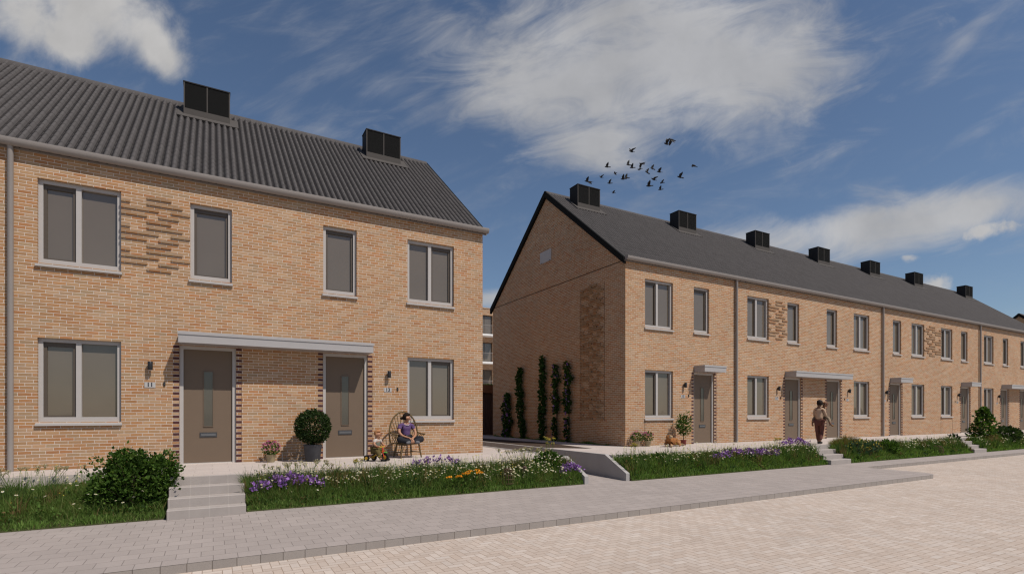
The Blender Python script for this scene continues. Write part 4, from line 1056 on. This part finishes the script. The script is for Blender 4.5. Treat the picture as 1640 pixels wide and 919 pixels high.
# --- standing person carrying a child
def carrier():
    t = thing('person', 'person in cream jumper and plum trousers carrying a child above the middle steps', 'person', (19.74,-2.36,ZT), R(104)); yaw = R(50)
    V = [(0,.0,.86,.125), (0,.01,1.0,.115), (0,.015,1.17,(.132,.10)), (0,.02,1.31,.078), (0,.01,1.39,.05)]; E = [(0,1), (1,2), (2,3), (3,4)]
    hc = (.0,-.015,1.49); head_chain(V, E, 4, hc, .098, yaw)
    for s in (-1, 1):
        i = len(V); V += [(s*.155,.01,1.275,.052), (s*.20,-.04,1.06,.042), (s*.15,-.22,1.02,.034), (s*.06,-.29,1.03,.027)]
        E += [(3,i), (i,i+1), (i+1,i+2), (i+2,i+3)]; hand(V, E, i+3, (-s*1,-.2,.05), (0,1,0), 1.0)
    for s, yk, ya, za in ((1,-.06,-.16,.075), (-1,-.02,.20,.10)):
        i = len(V); V += [(s*.085,.0,.82,.098), (s*.08,yk,.46,.066), (s*.08,ya,za,.042), (s*.09,ya-.14,.035,.034)]; E += [(0,i), (i,i+1), (i+1,i+2), (i+2,i+3)]
    skin('body', V, E, [M['skin_brown']], t); face(t, (hc[0], hc[1], hc[2]+.02), .10, yaw, M['skin_brown'], M['hair_dark'])
    V = [(0,.0,.90,.148), (0,.01,1.02,.138), (0,.015,1.17,(.150,.118)), (0,.02,1.31,.090)]; E = [(0,1), (1,2), (2,3)]
    for s in (-1, 1):
        i = len(V); V += [(s*.150,.01,1.27,.064), (s*.195,-.04,1.06,.055), (s*.155,-.20,1.022,.045)]; E += [(3,i), (i,i+1), (i+1,i+2)]
    skin('jumper', V, E, [M['jumper']], t)
    V = [(0,.0,.86,.142)]; E = []
    for s, yk, ya, za in ((1,-.06,-.145,.11), (-1,-.02,.19,.14)):
        i = len(V); V += [(s*.085,.0,.82,.112), (s*.08,yk,.46,.080), (s*.08,ya,za,.060)]; E += [(0,i), (i,i+1), (i+1,i+2)]
    skin('trousers', V, E, [M['trouser_plum']], t)
    for s, ya, za in ((1,-.16,.045), (-1,.20,.07)): skin('shoe', [(s*.08,ya+.04,za,.046), (s*.085,ya-.08,za-.01,.045), (s*.09,ya-.19,za-.015,.034)], [(0,1), (1,2)], [M['rubber']], t)
carrier()
def carried():
    t = thing('person', 'small child in beige clothes carried in the arms of the standing person', 'person', (19.74,-2.36,ZT), R(104)); yaw = R(150)
    V = [(0.02,-.22,1.02,.085), (.01,-.20,1.14,.08), (-.02,-.19,1.26,(.09,.07)), (-.06,-.17,1.34,.05), (-.09,-.15,1.38,.036)]; E = [(0,1), (1,2), (2,3), (3,4)]
    hc = (-.155,-.11,1.44); head_chain(V, E, 4, hc, .078, yaw)
    for s in (-1, 1):
        i = len(V); V += [(s*.10-.02,-.18,1.30,.036), (s*.155-.02,-.08,1.25,.03), (s*.14-.02,.07,1.26,.022)]; E += [(3,i), (i,i+1), (i+1,i+2)]; hand(V, E, i+2, (-s*.8,.5,0), (0,-1,0), .6)
        ex = 0 if s > 0 else .09; i = len(V); V += [(s*.09,-.18,.99,.06), (s*(.20+ex),-.06,.97,.05), (s*(.225+ex*1.5),.03,.78,.036), (s*(.235+ex*1.9),-.0,.70,.028)]; E += [(0,i)] + [(i+k, i+k+1) for k in range(3)]
    skin('body', V, E, [M['skin_brown']], t); face(t, (hc[0], hc[1], hc[2]+.015), .08, yaw, M['skin_brown'], M['hair_auburn'], bun=(0,.12,.05))
    V = [(.02,-.22,1.0,.10), (.01,-.20,1.14,.093), (-.02,-.19,1.26,(.10,.08)), (-.05,-.175,1.335,.06)]; E = [(0,1), (1,2), (2,3)]
    for s in (-1, 1):
        i = len(V); V += [(s*.10-.02,-.18,1.30,.048), (s*.155-.02,-.08,1.25,.043), (s*.145-.02,.04,1.258,.034)]; E += [(3,i), (i,i+1), (i+1,i+2)]
        ex = 0 if s > 0 else .09; i = len(V); V += [(s*.09,-.18,.99,.072), (s*(.20+ex),-.06,.97,.062), (s*(.222+ex*1.5),.025,.80,.047)]; E += [(0,i), (i,i+1), (i+1,i+2)]
    skin('suit', V, E, [M['child_cloth']], t)
    for s in (-1, 1):
        ex = 0 if s > 0 else .165; skin('shoe', [(s*(.232+ex),.01,.715,.036), (s*(.24+ex*1.1),-.05,.685,.036), (s*(.245+ex*1.2),-.10,.67,.028)], [(0,1), (1,2)], [M['brown_shoe']], t)
carried()
def dog():
    t = thing('dog', 'golden long-haired dog lying on the terrace between the flower pots and the red pot', 'dog', (13.80,-.72,ZT), R(14)); t.scale = (1.12, 1.12, 1.12)
    V = [(.16,.02,.15,.125), (.0,.01,.165,.125), (-.14,-.02,.19,.115), (-.22,-.05,.26,.082), (-.26,-.08,.315,.082), (-.285,-.16,.31,.052), (-.29,-.215,.305,.032),
         (.28,.03,.13,.11), (.38,.0,.07,.04), (.42,-.14,.045,.03), (.34,-.26,.04,.022)]
    E = [(0,1), (1,2), (2,3), (3,4), (4,5), (5,6), (0,7), (7,8), (8,9), (9,10)]
    for s, oy in ((-1,-.10), (1,.08)):
        i = len(V); V += [(-.17,oy*.8-.02,.12,.06), (-.20,oy-.02,.05,.045), (-.33,oy-.10,.038,.034), (-.40,oy-.14,.034,.036)]; E += [(2,i), (i,i+1), (i+1,i+2), (i+2,i+3)]
        i = len(V); V += [(.26,oy*1.1,.12,.085), (.13,oy*1.5,.10,.06), (.26,oy*1.75,.04,.035), (.13,oy*1.9-.01,.035,.034)]; E += [(7,i), (i,i+1), (i+1,i+2), (i+2,i+3)]
    def mf(c): return 1 if ((c.x < -.27 and c.z > .24 and c.y < -.12) or (c.x > .32) or (c.x < -.24 and c.z < .08)) else 0
    skin('body', V, E, [M['fur'], M['fur_pale']], t, 2, mf)
    e = MB()
    for s in (-1, 1): e.ball((-.262+s*.085,-.07,.30), (.022,.04,.062), 10, 8)
    e.build('ears', M['fur'], t, smooth=True)
    n = MB(); n.ball((-.29,-.247,.318), (.018,.014,.014), 8, 6)
    for s in (-1, 1): n.ball((-.28+s*.034,-.142,.352), .011, 8, 6)
    n.build('nose_and_eyes', M['rubber'], t, smooth=True)
dog()

# ------------------------------------------------------------------ birds
BIRDS = [(150,675,1.0,60,'lowest left, just above the first roof unit, wings up'), (186,682,1.1,-35,'beside the lowest left one, wings swept down'), (320,627,.95,40,'small, second from the left, over the roof ridge'),
 (390,503,1.05,75,'on the left, highest of the left group'), (418,697,.95,35,'in the lower left, tail towards the roof'), (465,808,.8,15,'lowest of all, tiny, near the ridge'), (485,578,.7,-10,'tiny and folded, left of centre'),
 (580,648,1.1,60,'left one of a touching pair below centre'), (622,632,1.0,80,'right one of a touching pair below centre'), (680,318,1.2,40,'alone above the middle of the flock'), (645,478,1.2,78,'top left of the central cluster, wings raised'),
 (688,512,1.05,70,'tucked just under the top left bird of the central cluster'), (800,465,1.2,-30,'top right of the central cluster, wings level'), (778,530,.9,-5,'in the middle of the central cluster, wings closed'),
 (868,568,1.2,70,'right of the middle of the cluster, wings straight up'), (930,523,1.1,80,'right part of the cluster with one tall raised wing'), (1012,562,1.1,72,'paler one at the right side of the cluster'), (945,652,1.2,30,'lower right of the cluster, gliding'),
 (890,730,1.15,60,'low in the flock right of the ridge, wing pointing up-left'), (1045,690,.95,20,'small, low on the right of the cluster'), (1025,773,.95,40,'lowest on the right side'), (1100,228,1.35,80,'left one of the two highest'),
 (1160,180,1.4,-55,'highest of the whole flock, wings down'), (1258,625,1.35,45,'second from the right, large'), (1430,488,1.3,-15,'farthest right in the flock')]
TH = math.atan(480/851)
def bird(dirx, dirz, dist, s, flap, what, k):
    """dirx, dirz: slopes off the street axis (a compass bearing and a climb angle)"""
    fx, fy = math.sin(TH), math.cos(TH); x = (fx+dirx*math.cos(TH))*dist; y = (fy-dirx*math.sin(TH))*dist - 14; z = 1.785+dirz*dist
    b = MB(); prof = [(-.17,.006),(-.13,.03),(-.06,.055),(.04,.05),(.09,.035),(.13,.04),(.165,.022),(.19,.004)]
    for i, (u, r) in enumerate(prof):
        pass
    b.tube([(u,0,.01 if .1 < u < .17 else 0) for u, r in prof], [r for u, r in prof], 8)
    b.box(-.27,-.15,-.045,.045,-.006,.006)
    f = R(flap)
    for sd in (-1, 1):
        cz, cy = math.sin(f), math.cos(f); g = (lambda d, xx: (xx, sd*d*cy, .02+d*cz)); g2 = (lambda d, xx: (xx, sd*(.16*cy+(d-.16)*math.cos(f*.6)), .02+.16*cz+(d-.16)*math.sin(f*.6)))
        a = [g(.03,.08), g(.16,.10), g2(.36,-.06), g2(.26,-.10), g(.14,-.09), g(.03,-.07)]
        b.poly(a); b.poly([(p[0], p[1], p[2]-.008) for p in a[::-1]])
        for i in range(6):
            p, q = a[i], a[(i+1) % 6]; b.quad(p, (p[0],p[1],p[2]-.008), (q[0],q[1],q[2]-.008), q)
    o = b.build('bird', M['bird'], None, (x, y, z)); o.scale = (s, s, s)
    o.rotation_euler = (R(random.uniform(-25, 25)), R(random.uniform(-15, 10)), R(180+random.uniform(-35, 35)) - TH)
    tag(o, 'dark flying bird, ' + what, 'bird', 'flock of birds above the roofs')
for k, (bx, by, s, fl, what) in enumerate(BIRDS):
    u, v = 920+bx/7.4545, 200+by/7.4545
    bird((u-820)/851, (661-v)/851, 36+(k*7 % 9), s*.92, fl, what, k)

# ------------------------------------------------------------------ behind the alley
def shed():
    t = thing('garden_shed', 'dark plank garden shed with a green roof at the end of the alley', 'shed', (11.0,11.6,ZT-.02))
    b = MB(); x = 0
    while x < 6: b.box(x, x+.135, 0, .03, 0, 2.2); b.box(x, x+.15, .03, 2.4, 0, 2.19); x += .15
    b.build('plank_wall', M['planks'], t)
    c = MB(); c.box(-.15, 6.2, -.12, 2.5, 2.25, 2.42); c.box(-.13, 6.2, -.10, 2.5, 2.43, 2.68); c.build('roof_board', M['cedar'], t)
    P = np.stack([RNG.uniform(-.1, 6.1, 2500), RNG.uniform(-.08, 2.4, 2500), np.full(2500, 2.68)], 1)
    link('roof_plants', blades('roof_plants', P, RNG.uniform(.04, .12, 2500), RNG.normal(size=(2500, 3))*[.03, .03, 0], np.full(2500, .03), M['grass']), t)
shed()
def apartments():
    t = thing('apartment_building', 'tan brick apartment block with white balcony slabs beyond the alley', 'building', (18,38.8,0))
    w, fh = 17.5, 3.02; b = MB(); z0 = 1.25; bays = [(1+k*3.2, 1+k*3.2+1.9) for k in range(5)]
    for f in range(5):
        za, zb = (0 if f == 0 else z0+(f-1)*fh), z0+f*fh
        if f == 0: b.box(0, w, 0, 10, 0, z0); continue
        xs = [0] + [v for p in bays for v in p] + [w]
        for i in range(0, len(xs), 2): b.box(xs[i], xs[i+1], 0, .4, za, zb-.001)
        for a, c in bays: b.box(a, c, 0, .4, zb-.7, zb-.001)
    b.box(0, w, .5, 10, z0, z0+4*fh); b.box(-.05, w+.05, -.05, 10, z0+4*fh+.001, z0+4*fh+.12)
    b.build('wall', M['brick'], t)
    for f in range(1, 5):
        za = z0+(f-1)*fh
        for a, c in bays:
            q = MB(); q.box(a, c, .25, .32, za+.1, za+fh-.7); o = q.build('window', M['sash'], t)
            p = MB(); p.box(a+.12, (a+c)/2-.05, .24, .2495, za+.2, za+fh-.8); p.box((a+c)/2+.05, c-.12, .24, .2495, za+.2, za+fh-.8); p.build('pane', M['glass'], o)
            s = MB(); s.box(a-.25, c+.25, -1.2, -.002, za-.12, za+.06); s.build('balcony_slab', M['white'], t)
            r = MB(); r.box(a-.2, c+.2, -1.16, -1.13, za+1.0, za+1.04)
            for k in range(int((c-a+.4)/.11)): r.box(a-.2+k*.11, a-.185+k*.11, -1.155, -1.135, za+.06, za+1.0)
            r.build('railing', M['zinc'], t)
apartments()

# ------------------------------------------------------------------ sky, sun, camera
SUN = Vector((.57, -1.0, 1.68)).normalized()
W = bpy.data.worlds.new('World'); S.world = W; W.use_nodes = True; nt = W.node_tree; bg = nt.nodes['Background']
sky = node(nt, 'ShaderNodeTexSky', sky_type='NISHITA', sun_disc=False); sky.sun_elevation = math.asin(SUN.z); sky.sun_rotation = math.atan2(SUN.x, SUN.y)
sky.air_density = 1.0; sky.dust_density = .4; sky.ozone_density = 2.5
tc = node(nt, 'ShaderNodeTexCoord'); D_ = tc.outputs['Generated']
def dot(v):
    n = node(nt, 'ShaderNodeVectorMath', operation='DOT_PRODUCT'); nt.links.new(D_, n.inputs[0]); n.inputs[1].default_value = v; return X(nt, n.outputs['Value'])
fw = dot((math.sin(TH), math.cos(TH), 0)).max(.05); az = dot((math.cos(TH), -math.sin(TH), 0))/fw; el = dot((0, 0, 1))/fw   # street-axis bearing and climb
def blob(a, e, ra, re, rot=0.0):
    c, s = math.cos(R(rot)), math.sin(R(rot)); x, y = az-a, el-e
    p = (x*c+y*s)/ra; q = (y*c-x*s)/re; d = p*p+q*q
    return (d*-1).op('EXPONENT')
def cl(px, py): return ((px-820)/851, (661-py)/851)
v1 = vec(nt, az, el, 0.0)
n_c = noise(nt, v1, 7.0, 9, .58, .35)
n_f = noise(nt, vec(nt, az*1.0+el*1.6, el*3.4-az*1.3, 3.0), 3.2, 9, .62, .9)
n_h = noise(nt, v1, 22.0, 8, .62, .3)
n_s = noise(nt, vec(nt, az*1.2+el*2.2, (el*2-az*1.1)*4, 8.0), 2.2, 8, .6, .5)
cum = blob(*cl(60,0), .15, .09) + blob(*cl(190,25), .11, .07, -20) + blob(*cl(262,92), .055, .035, -50) + blob(*cl(110,75), .07, .035, -15)*.8
c1 = (cum*.95 + (n_c-.5)*2.2 + (n_h-.5)*.35).step(.22, 1.15)
big = blob(*cl(990,80), .35, .13, -4) + blob(*cl(880,180), .19, .09, -18)*.95 + blob(*cl(960,240), .10, .035)*.5 + blob(*cl(1210,140), .22, .11, 8)*.9 + blob(*cl(1130,10), .24, .07)*.6
c2 = (big*.85 + (n_f-.5)*2.0 + (n_c-.5)*.7 + (n_h-.5)*.25).step(.10, 1.30)
stk = blob(*cl(600,90), .32, .06, -24)*.40 + blob(*cl(740,60), .22, .06, -22)*.70 + blob(*cl(1540,70), .16, .030, 45)*.62 + blob(*cl(1590,190), .16, .03, 40)*.42 + blob(*cl(500,200), .22, .05, -18)*.5 + blob(*cl(640,160), .2, .04, -22)*.4
c3 = (stk*.95 + (n_s-.5)*1.2 + (n_f-.5)*.9).step(.18, 1.35)
band = blob(*cl(1330,365), .30, .040, 9)*.8 + blob(*cl(1560,335), .20, .055, 10)*.95 + blob(*cl(790,478), .10, .018, 6)*.9 + blob(*cl(1250,405), .2, .045, 5)*.6
c4 = (band*.9 + (n_f-.5)*1.8 + (n_c-.5)*.6).step(.12, 1.25)
sm = blob(*cl(1455,412), .024, .008)*.75 + blob(*cl(1495,455), .04, .022) + blob(*cl(1585,366), .06, .018, 14) + blob(*cl(487,162), .022, .016)*.55 + blob(*cl(1125,262), .03, .010)*.5
c5 = (sm*1.0 + (n_h-.5)*1.6 + (n_c-.5)*1.6).step(.35, 1.15)
wisps = (n_s*.35+n_f*.65).step(.46, .82)*.28
dens = c1.max(c2*.80).max(c3*.62).max(c4*.85).max(c5*.92).max(wisps)
fwd = dot((math.sin(TH), math.cos(TH), 0)).step(.02, .2)
# the rest of the dome: a thin scatter of cloud, seen only in reflections
n_d = noise(nt, D_, 2.2, 7, .6, .4)  .step(.50, .80)*.45
dens = dens*fwd + n_d*(1.0-fwd)
shade = (noise(nt, v1, 4.0, 6, .55)-.5)*.9+1.0
CLOUD = (6.1, 6.0, 5.95)
ccol = scale_col(nt, rgb(nt, CLOUD), shade)
skyc = mixc(nt, 1.0, sky.outputs[0], (.95,.96,.98), 'MULTIPLY')
nt.links.new(mixc(nt, dens.min(1.0), skyc, ccol), bg.inputs[0]); bg.inputs[1].default_value = .088
sl = bpy.data.lights.new('sun', 'SUN'); sl.energy = 4.8; sl.angle = R(.5); sl.color = (1.0, .93, .84)
so = bpy.data.objects.new('sun', sl); COL.objects.link(so); so.rotation_euler = SUN.to_track_quat('Z', 'Y').to_euler(); so.location = (20,-30,50)
cam = bpy.data.cameras.new('camera'); co = bpy.data.objects.new('camera', cam); COL.objects.link(co); S.camera = co
co.location = (0,-14,1.785); co.rotation_euler = (R(90), 0, -TH); cam.sensor_width = 36; cam.lens = 36*851/1640; cam.shift_y = (661-459.5)/1640; cam.clip_end = 1500
S.view_settings.view_transform = 'Standard'; S.view_settings.look = 'None'; S.view_settings.gamma = 1; S.view_settings.use_curve_mapping = False
S.view_settings.exposure = -.12
S.cycles.filter_width = 1.25; S.cycles.use_denoising = True; S.cycles.max_bounces = 6
